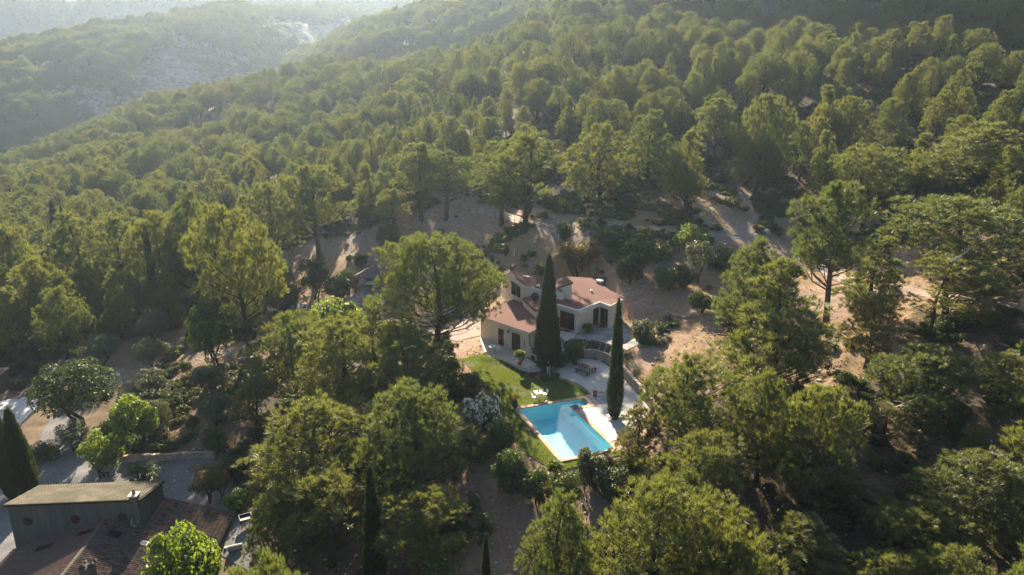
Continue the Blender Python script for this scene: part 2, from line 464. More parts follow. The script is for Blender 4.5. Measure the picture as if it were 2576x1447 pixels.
def ribbon(name, pts, width, mat, dz=.05, kind='structure'):
    P = [Vector((p[0], p[1])) for p in pts]; L = []
    for i in range(len(P) - 1):                      # Catmull-Rom
        p0, p1, p2, p3 = P[max(i - 1, 0)], P[i], P[i + 1], P[min(i + 2, len(P) - 1)]
        k = max(2, int((p2 - p1).length / .8))
        for j in range(k):
            s = j / k; L.append(.5 * ((2 * p1) + (p2 - p0) * s + (2 * p0 - 5 * p1 + 4 * p2 - p3) * s * s + (3 * p1 - p0 - 3 * p2 + p3) * s ** 3))
    L.append(P[-1]); V = []; n = 5
    for i, p in enumerate(L):
        d = (L[min(i + 1, len(L) - 1)] - L[max(i - 1, 0)]).normalized(); nn = Vector((-d.y, d.x))
        wd = width(i / len(L)) if callable(width) else width
        wd *= 1 + .25 * (float(vnoise(i * .35, 3.3)) - .5)
        for j in range(n):
            q = p + nn * (j / (n - 1) - .5) * wd; V.append((q.x, q.y))
    V = np.array(V); z = H(V[:, 0], V[:, 1]) + dz
    F = [(i * n + j, (i + 1) * n + j, (i + 1) * n + j + 1, i * n + j + 1) for i in range(len(L) - 1) for j in range(n - 1)]
    o = ob(name, mesh_py(name, np.column_stack([V, z]), F, mat, True)); o['kind'] = kind
    return o
M['path'] = mk('pale_track', (.36, .285, .23), (.25, .19, .15), 4, .95, .5)
M['soil'] = mk('bare_brown_soil', (.30, .195, .145), (.20, .13, .095), 3, .95, .5)
M['tarmac'] = mk('worn_asphalt', (.145, .14, .14), (.095, .092, .095), 2.5, .9, .2)
M['concrete'] = mk('weathered_concrete', (.40, .38, .36), (.24, .23, .225), 1.4, .9, .2, big=(.5, (.19, .185, .18)))
M['court'] = mk('grey_gravel_court', (.21, .205, .20), (.135, .132, .13), 5, .95, .5)
M['gravel'] = mk('white_gravel', (.60, .56, .52), (.40, .37, .34), 9, .95, .6, big=(.4, (.46, .42, .385)))
M['deck'] = mk('pool_deck_concrete', (.58, .55, .53), (.50, .47, .45), 2, .85, .1)
M['fore'] = mk('pinkish_gravel', (.32, .26, .22), (.23, .185, .155), 6, .95, .4)
M['terrace'] = mk('pale_terrace_slabs', (.60, .53, .46), (.50, .44, .38), 3, .8, .1)
M['lawn'] = mk('lawn_soil_and_grass', (.10, .135, .030), (.07, .10, .024), 2.5, .95, .5, big=(.32, (.105, .095, .045)))
M['ground_cover'] = mk('dark_bank_soil', (.06, .065, .035), (.035, .04, .022), 3, .95, .4)

ribbon('hill_path', [G(*q) for q in ((1085,470),(1120,502),(1180,520),(1260,541),(1330,560),(1400,572),(1440,590))], 1.9, M['path'])
ribbon('hill_path', [G(*q) for q in ((1960,652),(2040,668),(2110,700),(2190,722),(2290,735),(2400,752),(2500,768),(2600,782))], 2.2, M['path'])
ribbon('goat_track', [G(*q) for q in ((1330,520),(1380,540),(1440,552),(1530,560),(1640,575),(1720,590),(1800,592),(1900,600),(1960,640))], .8, M['path'])
ribbon('goat_track', [G(*q) for q in ((1860,470),(1880,520),(1900,548),(1860,575))], .7, M['path'])
ribbon('garden_track', [G(*q) for q in ((1085,1185),(1150,1215),(1220,1265),(1290,1330),(1310,1400),(1320,1460))], 2.6, M['soil'])
drape('car_court', [G(*q) for q in ((862,765),(885,742),(900,722),(905,702),(960,700),(985,730),(975,770))], M['concrete'], .06)
ribbon('tarmac_drive', [G(*q) for q in ((640,780),(690,772),(735,772),(800,775),(880,768))], 3.6, M['tarmac'])
drape('villa_forecourt', [G(*q) for q in ((1060,790),(1120,772),(1190,765),(1225,790),(1210,845),(1150,860),(1080,845))], M['fore'], .05)
drape('gravel_court', [G(*q) for q in ((100,1225),(105,1150),(130,1100),(150,1075),(190,1100),(260,1150),(330,1160),(530,1152),(560,1180),(600,1240),(640,1330),(660,1400),(640,1447),(560,1400),(400,1240),(300,1215))], M['court'], .05)
ribbon('gravel_drive', [G(*q) for q in ((120,1150),(140,1100),(170,1040),(205,1010),(235,985))], 3.4, M['court'], .07)
drape('west_court', [G(*q) for q in ((-60,1440),(-60,1230),(40,1215),(100,1215),(80,1300),(30,1420))], M['court'], .05)
LAWN = kz2([(110,250),(250,255),(400,235),(500,240),(640,290),(800,355),(920,432),(1000,468),(1090,425),(1240,460),(1400,520),(1530,608),(1440,640),(1390,628)], .4)
LAWN = [tuple(p) for p in LAWN] + [PP(PW + ALC_W + .45, -.45), PP(-.45, -.45), PP(-.45, PL + .45), PP(PW + .45, PL + .45), PP(PW + .5, PL + 1.3), PP(-1.2, PL + 1.5), PP(-2.4, PL * .8), PP(-2.6, PL * .45), PP(-2.9, .5), PP(-5.5, -1.2)] + kz2([(440,560), (420,500), (240,300)], .3)
lawn = drape('lawn', LAWN, M['lawn'], .05, .5)
drape('gravel_terrace', GRAVEL, M['gravel'], .05, .6)
drape('planted_bank', kz1([(1200,1090),(1300,1078),(1480,1085),(1600,1110),(1750,1150),(1880,1200),(1960,1330),(2050,1447),(1900,1447),(1740,1330),(1600,1245),(1500,1220),(1390,1220),(1210,1250),(1130,1260),(1160,1200)], 1.2), M['ground_cover'], .05)
drape('paved_terrace', PAVED_R, M['concrete'], .06)

# ------------------------------------------------------------------ plants: shapes
def unit(v): return v / np.maximum(np.linalg.norm(v, axis=-1, keepdims=True), 1e-9)
def blades(base, d, L, w, r):
    """thin triangles from base along d"""
    n = len(base); side = unit(np.cross(d, r.normal(size=(n, 3))))
    w = np.asarray(w)[:, None] if np.ndim(w) else w
    a = base - side * w; b = base + side * w; c = base + d * np.asarray(L)[:, None]
    V = np.stack([a, b, c], 1).reshape(-1, 3); F = np.arange(n * 3).reshape(-1, 3)
    return V, F
def leaves(base, nrm, s, r, long=1.6):
    """diamond leaves of half-size s"""
    n = len(base); a = unit(np.cross(nrm, r.normal(size=(n, 3)))); b = np.cross(nrm, a); s = np.asarray(s)[:, None]
    V = np.stack([base - a * s, base - b * s * .55 + nrm * s * .12, base + a * s * long, base + b * s * .55 + nrm * s * .12], 1).reshape(-1, 3)
    i = np.arange(n)[:, None] * 4
    return V, np.concatenate([i + np.array([0, 1, 2]), i + np.array([0, 2, 3])], 0)
def tuft_cloud(cen, rad, r, n_tuft, n_blade, L=.34, w=.035, flat=.72, up=.55, low=-.45, spread=.2):
    """pine puffs: cen (n,3) rad (n,)"""
    n = len(cen)
    k = np.repeat(np.arange(n), n_tuft)
    dirn = unit(r.normal(size=(len(k), 3)) + np.array([0, 0, .35]))
    dirn[:, 2] = np.where(dirn[:, 2] < low, -dirn[:, 2], dirn[:, 2]); dirn = unit(dirn)
    rr = rad[k] * r.uniform(.55, 1.0, len(k)) ** .6
    c = cen[k] + dirn * rr[:, None] * np.array([1, 1, flat])
    j = np.repeat(np.arange(len(k)), n_blade)
    dd = unit(dirn[j] * .8 + np.array([0, 0, up]) + r.normal(size=(len(j), 3)) * .40)
    base = c[j] + r.normal(size=(len(j), 3)) * spread * .45 + dd * (r.uniform(-.3, .1, len(j)) * spread)[:, None]
    return blades(base, dd, L * r.uniform(.7, 1.25, len(j)), w * r.uniform(.7, 1.3, len(j)), r)
def pine_shape(seed, Hh, Wd, cb, shape, n_limb, n_puff, pr, lean=(0, 0), n_tuft=21, n_blade=21, trunks=1, bare=4, gap=.34, wood=None):
    """a pine: bent trunk, limbs, and upright feathery puffs over a lumpy envelope with gaps"""
    r = np.random.default_rng(seed); mb = MB()
    def env(q):
        q = np.clip(q, 0, 1)
        if shape == 'dome': return np.where(q < .45, .62 + .38 * np.sin(np.pi / 2 * q / .45), np.sqrt(np.clip(1 - ((q - .45) / .56) ** 2, 0, 1)))
        if shape == 'cone': return np.minimum(1, .55 + q * 2.2) * (1 - q) ** .85 + .07
        if shape == 'umbrella': return np.where(q < .55, .35 + .65 * (q / .55), np.sqrt(np.clip(1 - ((q - .55) / .47) ** 2, 0, 1)))
        return np.where(q < .35, .6 + .4 * np.sin(np.pi / 2 * q / .35), np.cos(np.pi / 2 * (q - .35) / .67) ** .75)
    bend = r.normal(size=2) * Hh * .025
    def axis_pt(t):
        s = math.sin(t * 3.0) * (1 - t * .3)
        return np.array([lean[0] * t ** 1.25 + bend[0] * s, lean[1] * t ** 1.25 + bend[1] * s, Hh * t])
    tr_r = Hh * .0155 + .05; ts = np.linspace(0, .95, 9)
    for tr in range(trunks):
        a0 = 1.2 + tr * 3.0; off = np.array([math.cos(a0), math.sin(a0), 0]) * (0 if trunks == 1 else Wd * .10)
        mb.tube([axis_pt(q) + off * (.35 + q) - np.array([0, 0, .5 if q == 0 else 0]) for q in ts], [tr_r * (1.25 if q == 0 else 1) * (1 - q) ** .75 + .02 for q in ts], 8)
    lob_s = r.uniform(0, 50)
    def lump(ang, q):
        x = np.cos(ang) * 1.35 + lob_s; y = np.sin(ang) * 1.35 + q * Hh * .28
        return .56 + .86 * vnoise(x, y + lob_s, seed)
    # candidates over the envelope, spread out
    n = n_puff * 7; q = r.uniform(0, 1, n); w_ = env(q); keep = r.random(n) < (.25 + .75 * w_); q = q[keep]; ang = r.uniform(0, 2 * np.pi, len(q))
    Rr = env(q) * Wd / 2 * lump(ang, q); inner = r.random(len(q)) < .22; rad_f = np.where(inner, r.uniform(.2, .7, len(q)), r.uniform(.78, 1.0, len(q)))
    hole = vnoise(np.cos(ang) * 1.9 + lob_s * 2, np.sin(ang) * 1.9 + q * Hh * .42, seed + 9) < gap * (1.15 - .75 * q)
    zz = Hh * (cb + (1 - cb) * q)
    ax = np.array([axis_pt(v) for v in zz / Hh])
    C = ax + np.stack([np.cos(ang) * Rr * rad_f, np.sin(ang) * Rr * rad_f, -.10 * Rr * rad_f + r.normal(size=len(q)) * .12], 1)
    C[:, 2] = np.minimum(C[:, 2], Hh - pr * .55)
    C = C[~hole]; qq = q[~hole]; cen, cq = [], []; mind = pr * 1.12
    for i in range(len(C)):
        if len(cen) >= n_puff: break
        if cen and np.min(np.linalg.norm(np.array(cen) - C[i], axis=1)) < mind: continue
        cen.append(C[i]); cq.append(qq[i])
    top = axis_pt(.95)
    for i in range(4): cen.append(top + np.array([r.normal() * pr * .5, r.normal() * pr * .5, -i * pr * .6])); cq.append(1 - i * .05)
    cen = np.array(cen); cq = np.array(cq)
    rads = pr * r.uniform(.62, 1.15, len(cen)) * (1.10 - .34 * cq)
    # limbs reach for the outer puffs
    far_ = np.argsort(-np.hypot(cen[:, 0], cen[:, 1]))[:n_limb * 2]
    for i in r.permutation(far_)[:n_limb]:
        p3 = cen[i]; t0 = np.clip(p3[2] / Hh - .10 - .28 * np.hypot(p3[0], p3[1]) / Wd, cb * .55, .9); p0 = axis_pt(t0)
        pm = p0 * .45 + p3 * .55; pm[2] = p0[2] + (p3[2] - p0[2]) * .35; lr = tr_r * .34
        mb.tube([p0, pm, p3], [lr, lr * .6, .02], 5, False)
        for _ in range(2):
            j = np.argsort(np.linalg.norm(cen - p3, axis=1))[r.integers(1, 7)]; mb.tube([pm, (pm + cen[j]) / 2, cen[j]], [lr * .4, lr * .3, .012], 4, False)
    for i in range(bare):                            # dead lower branches
        t0 = max(.12, cb) * r.uniform(.5, 1.15); p0 = axis_pt(t0); g2 = r.uniform(0, 6.28); L = Wd * r.uniform(.14, .36)
        mb.tube([p0, p0 + np.array([math.cos(g2) * L * .6, math.sin(g2) * L * .6, r.uniform(0, .3) * L]), p0 + np.array([math.cos(g2 + .2) * L, math.sin(g2 + .2) * L, r.uniform(-.1, .4) * L])], [.04, .025, .008], 4, False)
    V, F = tuft_cloud(cen, rads, r, n_tuft, n_blade, L=.40, w=.021, flat=1.18, up=.75, low=-.55, spread=.15)
    return mb, V, F
PINES = []
def add_pine(key, *a, wood=None, leaf='needle', **k):
    mb, V, F = pine_shape(*a, **k)
    tm = mb.mesh('pine_trunk', M[wood or 'bark'], True); cm = mesh_np('pine_crown', V, F, M[leaf])
    lo, hi = np.percentile(V, 1, axis=0), np.percentile(V, 99, axis=0)      # true spread of the crown
    PINES.append(dict(key=key, H=float(V[:, 2].max()), W=float((hi - lo)[:2].mean()), trunk=tm, crown=cm)); return PINES[-1]
add_pine('dome', 1, 11.0, 8.0, .20, 'dome', 16, 105, .98)
add_pine('dome2', 2, 11.5, 7.6, .24, 'dome', 16, 100, .95, lean=(.8, .3), gap=.36)
add_pine('ovoid', 3, 12.5, 6.8, .18, 'ovoid', 16, 105, .92)
add_pine('ovoid2', 4, 13.0, 7.0, .26, 'ovoid', 16, 95, .95, lean=(-.8, .5), gap=.40)
add_pine('cone', 5, 13.0, 6.8, .16, 'cone', 16, 100, .88, gap=.34)
add_pine('cone2', 6, 12.0, 5.6, .14, 'cone', 14, 90, .80, gap=.36)
add_pine('umbrella', 7, 10.5, 8.8, .38, 'umbrella', 16, 85, 1.0, bare=6)
add_pine('umbrella2', 8, 11.0, 8.0, .40, 'umbrella', 16, 80, .98, lean=(1.4, 0), gap=.42, bare=5)
add_pine('thin', 9, 13.5, 7.0, .40, 'ovoid', 20, 70, .88, gap=.46, bare=9, n_tuft=20, wood='bark_red')
add_pine('thin2', 10, 12.0, 6.6, .28, 'ovoid', 18, 60, .85, gap=.5, bare=9, n_tuft=18, leaf='needle_dry')
add_pine('stem', 21, 14.0, 8.0, .40, 'ovoid', 18, 105, .98, lean=(-1.6, 0), gap=.3, bare=7)
add_pine('great', 13, 16.0, 15.0, .42, 'dome', 44, 230, 1.12, trunks=2, bare=18, n_tuft=27, n_blade=20, gap=.42)
PK = {p['key']: p for p in PINES}

def shrub_shape(seed, Hh, Wd, n_puff, pr, n_leaf, ls, stem=.12, low=.12, sq=.75, long=1.6, leafy=True, trunk=None, stems=3):
    r = np.random.default_rng(seed); mb = MB(); cen, rad = [], []
    zc = Hh * (.5 + low / 2); a = Wd / 2 - pr * .7; c = Hh / 2 * (1 - low) - pr * .6
    while len(cen) < n_puff:
        d = unit(r.normal(size=(1, 3)))[0]; q = r.uniform(.25, 1) ** .5
        p = np.array([d[0] * a * q, d[1] * a * q, zc + d[2] * max(.05, c) * q]) + r.normal(size=3) * pr * .18
        cen.append(p); rad.append(pr * r.uniform(.65, 1.25))
    cen, rad = np.array(cen), np.array(rad)
    tr = trunk if trunk is not None else Hh * .018 + .02
    for s in range(stems):
        g = r.uniform(0, 6.28); top = cen[r.integers(len(cen))] * np.array([.8, .8, .9])
        b0 = np.array([math.cos(g), math.sin(g), 0]) * (.0 if stems == 1 else Wd * .05)
        mid = (b0 + top) / 2 + r.normal(size=3) * .08 * Hh; mid[2] = max(.2, mid[2])
        mb.tube([b0 - np.array([0, 0, .25]), b0 * .9 + np.array([0, 0, Hh * .12]), mid, top], [tr * 1.25, tr, tr * .7, tr * .2], 6, False)
        for _ in range(3):
            q = cen[r.integers(len(cen))]; mb.tube([mid, (mid + q) / 2 + np.array([0, 0, .06 * Hh]), q], [tr * .5, tr * .35, .012], 5, False)
    k = np.repeat(np.arange(len(cen)), n_leaf)
    d = unit(r.normal(size=(len(k), 3)) + np.array([0, 0, .25]))
    pos = cen[k] + d * (rad[k] * r.uniform(.5, 1.05, len(k)) ** .5)[:, None] * np.array([1, 1, sq])
    pos[:, 2] = np.maximum(pos[:, 2], .03)
    nrm = unit(d * .7 + r.normal(size=d.shape) * .6 + np.array([0, 0, .3]))
    V, F = leaves(pos, nrm, ls * r.uniform(.6, 1.3, len(k)), r, long)
    return mb, V, F, cen, rad
SHRUBS = {}
def add_shrub(key, leaf, *a, wood='bark', flowers=None, **k):
    mb, V, F, cen, rad = shrub_shape(*a, **k)
    d = dict(H=a[1], W=a[2], trunk=mb.mesh('plant_stem', M[wood], True), crown=mesh_np('plant_leaves', V, F, M[leaf]), bloom=None)
    if flowers:
        r = np.random.default_rng(a[0] + 99); n, mt = flowers
        kk = r.integers(0, len(cen), n); dd = unit(r.normal(size=(n, 3)) + np.array([0, -.35, .55]))
        outer = np.linalg.norm(cen[kk][:, :2], axis=1) + cen[kk][:, 2] > np.median(np.linalg.norm(cen[:, :2], axis=1) + cen[:, 2]) * .8
        kk, dd = kk[outer], dd[outer]
        pos = cen[kk] + dd * (rad[kk] * 1.06)[:, None]
        j = np.repeat(np.arange(len(pos)), 4); pj = pos[j] + r.normal(size=(len(j), 3)) * .05
        Vf, Ff = leaves(pj, unit(dd[j] + r.normal(size=(len(j), 3)) * .5), r.uniform(.05, .085, len(j)), r, 1.0)
        d['bloom'] = mesh_np('plant_flowers', Vf, Ff, M[mt])
    SHRUBS[key] = d
add_shrub('oak', 'oak', 41, 6.0, 6.4, 46, .85, 150, .11, stems=2, trunk=.16, low=.22)
add_shrub('oak_bush', 'oak', 42, 2.6, 2.8, 26, .52, 150, .075, low=.02)
add_shrub('oak_bush2', 'hedge', 43, 2.2, 3.0, 26, .50, 150, .07, low=.0)
add_shrub('broad', 'broad', 44, 5.2, 4.8, 42, .72, 150, .12, stems=1, trunk=.15, low=.28)
add_shrub('broad2', 'broad', 45, 4.2, 4.6, 36, .65, 150, .11, stems=2, low=.2)
add_shrub('pale_oak', 'olive', 46, 5.4, 4.2, 30, .55, 110, .10, stems=1, trunk=.12, low=.30)
add_shrub('olive', 'olive', 47, 3.8, 4.4, 40, .58, 190, .06, stems=2, trunk=.14, low=.25, long=2.6)
add_shrub('russet', 'russet', 48, 4.6, 5.4, 40, .62, 150, .085, stems=4, low=.28)
add_shrub('scrub', 'scrub', 49, .75, 1.2, 16, .24, 70, .055, low=.0, stems=2)
add_shrub('scrub2', 'scrub', 50, .55, 1.0, 14, .22, 70, .05, low=.0, stems=2)
add_shrub('scrub_dark', 'hedge', 51, .9, 1.6, 18, .30, 80, .06, low=.0, stems=2)
add_shrub('oleander', 'oleander', 52, 3.3, 3.8, 44, .42, 130, .075, low=.02, long=3.0, flowers=(1500, 'petal_white'), stems=6)
add_shrub('oleander2', 'oleander', 53, 2.4, 2.8, 34, .40, 130, .07, low=.02, long=3.0, flowers=(160, 'petal_white'), stems=5)
add_shrub('oleander3', 'oleander', 54, 2.3, 4.0, 40, .42, 130, .07, low=.02, long=3.0, flowers=(320, 'petal_pink'), stems=6)
add_shrub('laurel', 'hedge', 55, 3.6, 4.0, 50, .55, 150, .085, low=.0, stems=4)
add_shrub('lime_shrub', 'broad', 56, 1.6, 1.6, 22, .30, 90, .085, low=.05, stems=4)
add_shrub('airy', 'oleander', 57, 2.2, 2.0, 20, .33, 60, .07, low=.1, stems=5)

def cypress_shape(seed, Hh, Rr, twin=False, n=15000):
    r = np.random.default_rng(seed)
    def prof(t): return Rr * np.clip((t + .03) / .22, 0, 1) ** .55 * np.clip(1 - t, 0, 1) ** .72 * 1.18
    mb = MB(); mb.tube([(0, 0, -.3), (0, 0, Hh * .2)], [.16, .12], 8)
    t = r.random(n * 2) ** 1.0; keep = r.random(n * 2) < prof(t) / Rr / 1.2; t = t[keep][:n]; a = r.uniform(0, 2 * math.pi, len(t))
    lob = 1 + .10 * np.sin(a * 5 + t * 4) + .30 * (vnoise(a * 3.2, t * Hh * .35, seed) - .5) + .34 * (vnoise(a * 9, t * Hh * .8, seed + 5) - .5)
    rr = prof(t) * lob * r.uniform(.80, 1.10, len(t)) + .02
    pos = np.stack([np.cos(a) * rr, np.sin(a) * rr, t * Hh], 1)
    d = unit(np.stack([np.cos(a) * .32, np.sin(a) * .32, np.ones(len(t))], 1) + r.normal(size=(len(t), 3)) * .22)
    V, F = blades(pos, d, r.uniform(.28, .85, len(t)) * (1 - .35 * t), r.uniform(.04, .09, len(t)), r)
    # dense inside
    nt, na = 40, 18; T = np.linspace(0, .985, nt); A = np.linspace(0, 2 * math.pi, na, endpoint=False)
    TT, AA = np.meshgrid(T, A, indexing='ij'); q = prof(TT) * .84 * (1 + .10 * np.sin(AA * 5 + TT * 4))
    Vc = np.stack([np.cos(AA) * q, np.sin(AA) * q, TT * Hh], -1).reshape(-1, 3); Fc = []
    for i in range(nt - 1):
        for k in range(na):
            k2 = (k + 1) % na; Fc += [(i * na + k, i * na + k2, (i + 1) * na + k2), (i * na + k, (i + 1) * na + k2, (i + 1) * na + k)]
    V2 = np.concatenate([V, Vc]); F2 = np.concatenate([F, np.array(Fc) + len(V)])
    return mb.mesh('cypress_stem', M['bark'], True), mesh_np('cypress_crown', V2, F2, M['cypress'])
CYP = [dict(H=15.4, W=3.7, m=cypress_shape(61, 15, 1.5, n=20000)), dict(H=12.4, W=1.85, m=cypress_shape(62, 12, .68, n=12000)), dict(H=8.3, W=3.2, m=cypress_shape(63, 8, 1.3, n=14000))]

# ------------------------------------------------------------------ plants: placing
def plant(name, label, cat, src, loc, sc, rz, group=None, parts=('trunk', 'crown')):
    o = thing(name, label, cat, loc, rz, group); o.scale = tuple(map(float, sc))
    if 'm' in src: tm, cm, bl = src['m'][0], src['m'][1], None
    else: tm, cm, bl = src['trunk'], src['crown'], src.get('bloom')
    ob(parts[0], tm, o); ob(parts[1], cm, o)
    if bl: ob('flowers', bl, o)['kind'] = 'stuff'
    return o
USED = []                                   # (x, y, radius) of placed trees
def fit(src, kx, ktop, kbase=None, depth=None, kw=None, sink=.05):
    """base point and size of a plant from its top, foot (or depth) and crown width"""
    if kbase is not None: g = G(kx, kbase)
    else:
        p = D(kx, ktop, depth); g = np.array((p[0], depth, h1(p[0], depth)))
    top = D(kx, ktop, g[1])[2]; hh = max(.4, top - g[2])
    px = KF / (g[1] * CP - (g[2] + hh * .6 - CAM_H) * SP)
    ww = (kw / px) if kw else src['W'] * hh / src['H']
    USED.append((g[0], g[1], ww * .5))
    return (g[0], g[1], g[2] - sink), (ww / src['W'], ww / src['W'], hh / src['H'])
def pine(key, kx, ktop, label, kbase=None, depth=None, kw=None, rz=None, group=None, dx=0):
    src = PK[key]; loc, sc = fit(src, kx, ktop, kbase, depth, kw)
    rz = random.uniform(0, 6.28) if rz is None else rz
    return plant('pine_tree', label, 'pine tree', src, loc, sc, rz, group)
def shrub(key, kx, ktop, label, kbase=None, depth=None, kw=None, name='shrub', cat='shrub', group=None, rz=None):
    src = SHRUBS[key]; loc, sc = fit(src, kx, ktop, kbase, depth, kw)
    return plant(name, label, cat, src, loc, sc, random.uniform(0, 6.28) if rz is None else rz, group, ('stem', 'leaves') if cat != 'tree' else ('trunk', 'crown'))
def cypress(i, kx, ktop, label, kbase=None, depth=None, kw=None):
    src = CYP[i]; loc, sc = fit(src, kx, ktop, kbase, depth, kw)
    return plant('cypress_tree', label, 'cypress', src, loc, sc, random.uniform(0, 6.28))

# garden and foreground pines
pine('great', 1088, 578, 'huge round-crowned pine with two trunks beside the villa', kbase=908, kw=318, rz=.6)
pine('stem', 628, 498, 'tall lit pine on the drive with a long dark leaning trunk', kbase=893, kw=212, rz=0.0)
pine('dome', 728, 782, 'rounded dark green pine at the left edge of the garden clump', depth=78, kw=200)
pine('dome2', 845, 800, 'broad bright pine in the middle of the garden clump', depth=70, kw=265, rz=1.0)
pine('ovoid', 988, 800, 'bright full pine just below the huge round-crowned pine', depth=69, kw=235)
pine('ovoid2', 750, 1000, 'leafy bright pine at the lower left of the garden clump', depth=56, kw=260)
pine('dome', 1045, 962, 'broad pine at the lower right of the garden clump by the white oleander', depth=56, kw=275, rz=3.0)
pine('dome2', 632, 950, 'small low pine peeping out left of the garden clump', depth=74, kw=120)
pine('thin', 905, 1010, 'open shaded pine with bare branches inside the garden clump', depth=61, kw=190)
pine('ovoid2', 815, 1165, 'shadowy pine below the garden clump left of the thin cypress', depth=50, kw=235)
pine('thin', 1075, 1225, 'dim sparse pine with bare pale limbs right of the thin cypress', depth=47, kw=205)
pine('dome', 700, 1235, 'dark low pine beside the old house gravel court', depth=49, kw=170)
pine('dome', 648, 1385, 'bright yellow-green pine top cut by the lower edge beside the tiled roof', depth=36, kw=260)
pine('ovoid', 1915, 588, 'pine with a knobbly pale top behind the big tiered pine', depth=72, kw=185)
pine('cone', 1968, 640, 'big tiered pine on the slope right of the villa', depth=66, kw=290, rz=.4)
pine('thin', 2078, 440, 'tall lone pine with a curved bare trunk by the stony track', kbase=815, kw=185)
pine('dome', 1735, 888, 'bright pine just right of the gravel terrace', depth=58, kw=235)
pine('ovoid', 1935, 922, 'lit pine crown between two others below the tiered pine', depth=54, kw=175)
pine('dome2', 2062, 957, 'rounded lit pine at the right of the lower slope trio', depth=51, kw=205)
pine('thin2', 1612, 1015, 'wispy pine standing between the pool deck and the lower pines', depth=55, kw=125)
pine('dome', 1775, 1087, 'rounded yellow-green pine below the pool deck', depth=49, kw=250)
pine('ovoid', 1425, 1228, 'small bright pine beside the sandy track', depth=43, kw=190)
pine('dome2', 1640, 1205, 'wide bright pine at the bottom centre of the slope', depth=42, kw=300)
pine('ovoid2', 1790, 1245, 'pointed bright pine joined to the wide bottom pine', depth=43, kw=220)
pine('dome', 1865, 1320, 'dark green pine filling the bottom right of centre', depth=39, kw=260)
pine('ovoid', 2010, 1290, 'shaded green pine in the dark lower thicket', depth=44, kw=230)
pine('ovoid2', 2130, 1215, 'dim brownish pine deep in the lower thicket', depth=50, kw=220)
pine('thin2', 2050, 1110, 'brown half-bare pine in the middle of the dark thicket', depth=52, kw=220)
pine('cone2', 2228, 588, 'slim bright-topped pine by the stony track bend', depth=80, kw=160)
pine('thin2', 2205, 735, 'sparse leaning pine hanging over the shaded slope', depth=70, kw=170)
pine('dome', 2335, 865, 'dark spreading pine with dim yellow tips on the shaded slope', depth=60, kw=230)
pine('dome2', 2455, 490, 'large broad pine with bright crown at the right above the track', depth=84, kw=330)
pine('ovoid2', 2410, 640, 'shaded pine under the large broad pine at the right', depth=76, kw=240)
pine('umbrella', 2200, 356, 'bright flat-topped pine on the rocky right slope', depth=112, kw=195)
pine('cone2', 2330, 330, 'slender dim pine beside the flat-topped pine', depth=116, kw=95)
pine('ovoid', 2500, 300, 'large dim pine cut by the right edge on the upper slope', depth=108, kw=240)
pine('ovoid', 2545, 880, 'dim pine cut by the right edge at mid height', depth=60, kw=170)
pine('ovoid2', 2455, 1130, 'upright green pine in the lower right corner group', depth=47, kw=240)
pine('cone', 2545, 1190, 'pine with feathery top cut by the lower right edge', depth=45, kw=170)
pine('dome', 2330, 1260, 'dark pine between the lower thicket and the right corner group', depth=44, kw=240)
pine('ovoid', 2250, 1390, 'shadowed pine at the bottom of the dark thicket', depth=39, kw=230)
pine('ovoid', 2440, 1370, 'pine at the very bottom of the right corner group', depth=38, kw=230)
pine('thin2', 2230, 1010, 'thin dim pine above a pale broken branch', depth=57, kw=150)
# pines behind the villa, their trunks standing on open ground
pine('thin', 1060, 350, 'tall thin-trunked pine at the left of the hillside pair above the lawn path', kbase=556, kw=130)
pine('thin', 1122, 372, 'half-bare pine with pale inner branches above the path', kbase=552, kw=120)
pine('ovoid2', 1318, 322, 'tall bright pine with bare lower trunk above the bare garden slope', kbase=582, kw=185)
pine('thin', 1262, 345, 'leaning pine grown into the left side of its tall bright neighbour', kbase=566, kw=140)
pine('ovoid', 1512, 303, 'bright bushy pine standing on the scrubby slope', kbase=520, kw=160)
pine('cone', 1727, 320, 'bright tapering pine alone on the scrubby slope', kbase=530, kw=120)
pine('thin', 1795, 240, 'pine with two bare leaning stems on the scrubby slope', kbase=413, kw=105)
pine('ovoid', 1640, 268, 'shadowy pine between the bushy one and the tapering one', kbase=484, kw=130)
pine('dome', 1922, 228, 'bright tiered pine on the middle slope', kbase=478, kw=135)
pine('cone2', 2062, 208, 'narrow pointed pine lit along one side', kbase=432, kw=80)
pine('cone2', 2060, 322, 'small slim pine below the narrow pointed one', kbase=505, kw=85)
pine('dome2', 2130, 236, 'golden-topped pine on the upper right slope', kbase=425, kw=95)
pine('ovoid', 1898, 330, 'pine below the bright tiered one at the edge of the scrub', kbase=486, kw=115)
pine('thin', 806, 405, 'open spreading pine with tiers of thin foliage behind the drive', kbase=655, kw=165)
pine('cone', 930, 408, 'pale conical pine at the forest edge above the carport', kbase=575, kw=95)
pine('dome', 690, 450, 'broad pine at the forest edge left of the open spreading one', kbase=660, kw=150)
pine('ovoid', 205, 525, 'bushy pine at the left in front of the dark grove', kbase=790, kw=165)
pine('dome', 62, 555, 'rounded dark pine near the left edge above the parked cars', kbase=815, kw=150)
pine('ovoid2', 330, 530, 'dim pine over the parked cars', kbase=770, kw=130)
pine('dome2', 425, 520, 'pale domed pine behind the thin dark cypress', kbase=770, kw=140)
pine('ovoid', 505, 470, 'dark pine behind the tall lit drive pine', kbase=755, kw=120)
pine('ovoid', 120, 640, 'dark pine low at the left of the parked cars', kbase=870, kw=160)
pine('cone2', 715, 640, 'pale small pine leaning beside the tall drive pine', kbase=790, kw=85)
pine('thin', 990, 470, 'dim pine in the shade of the forest edge above the garden', kbase=590, kw=90)
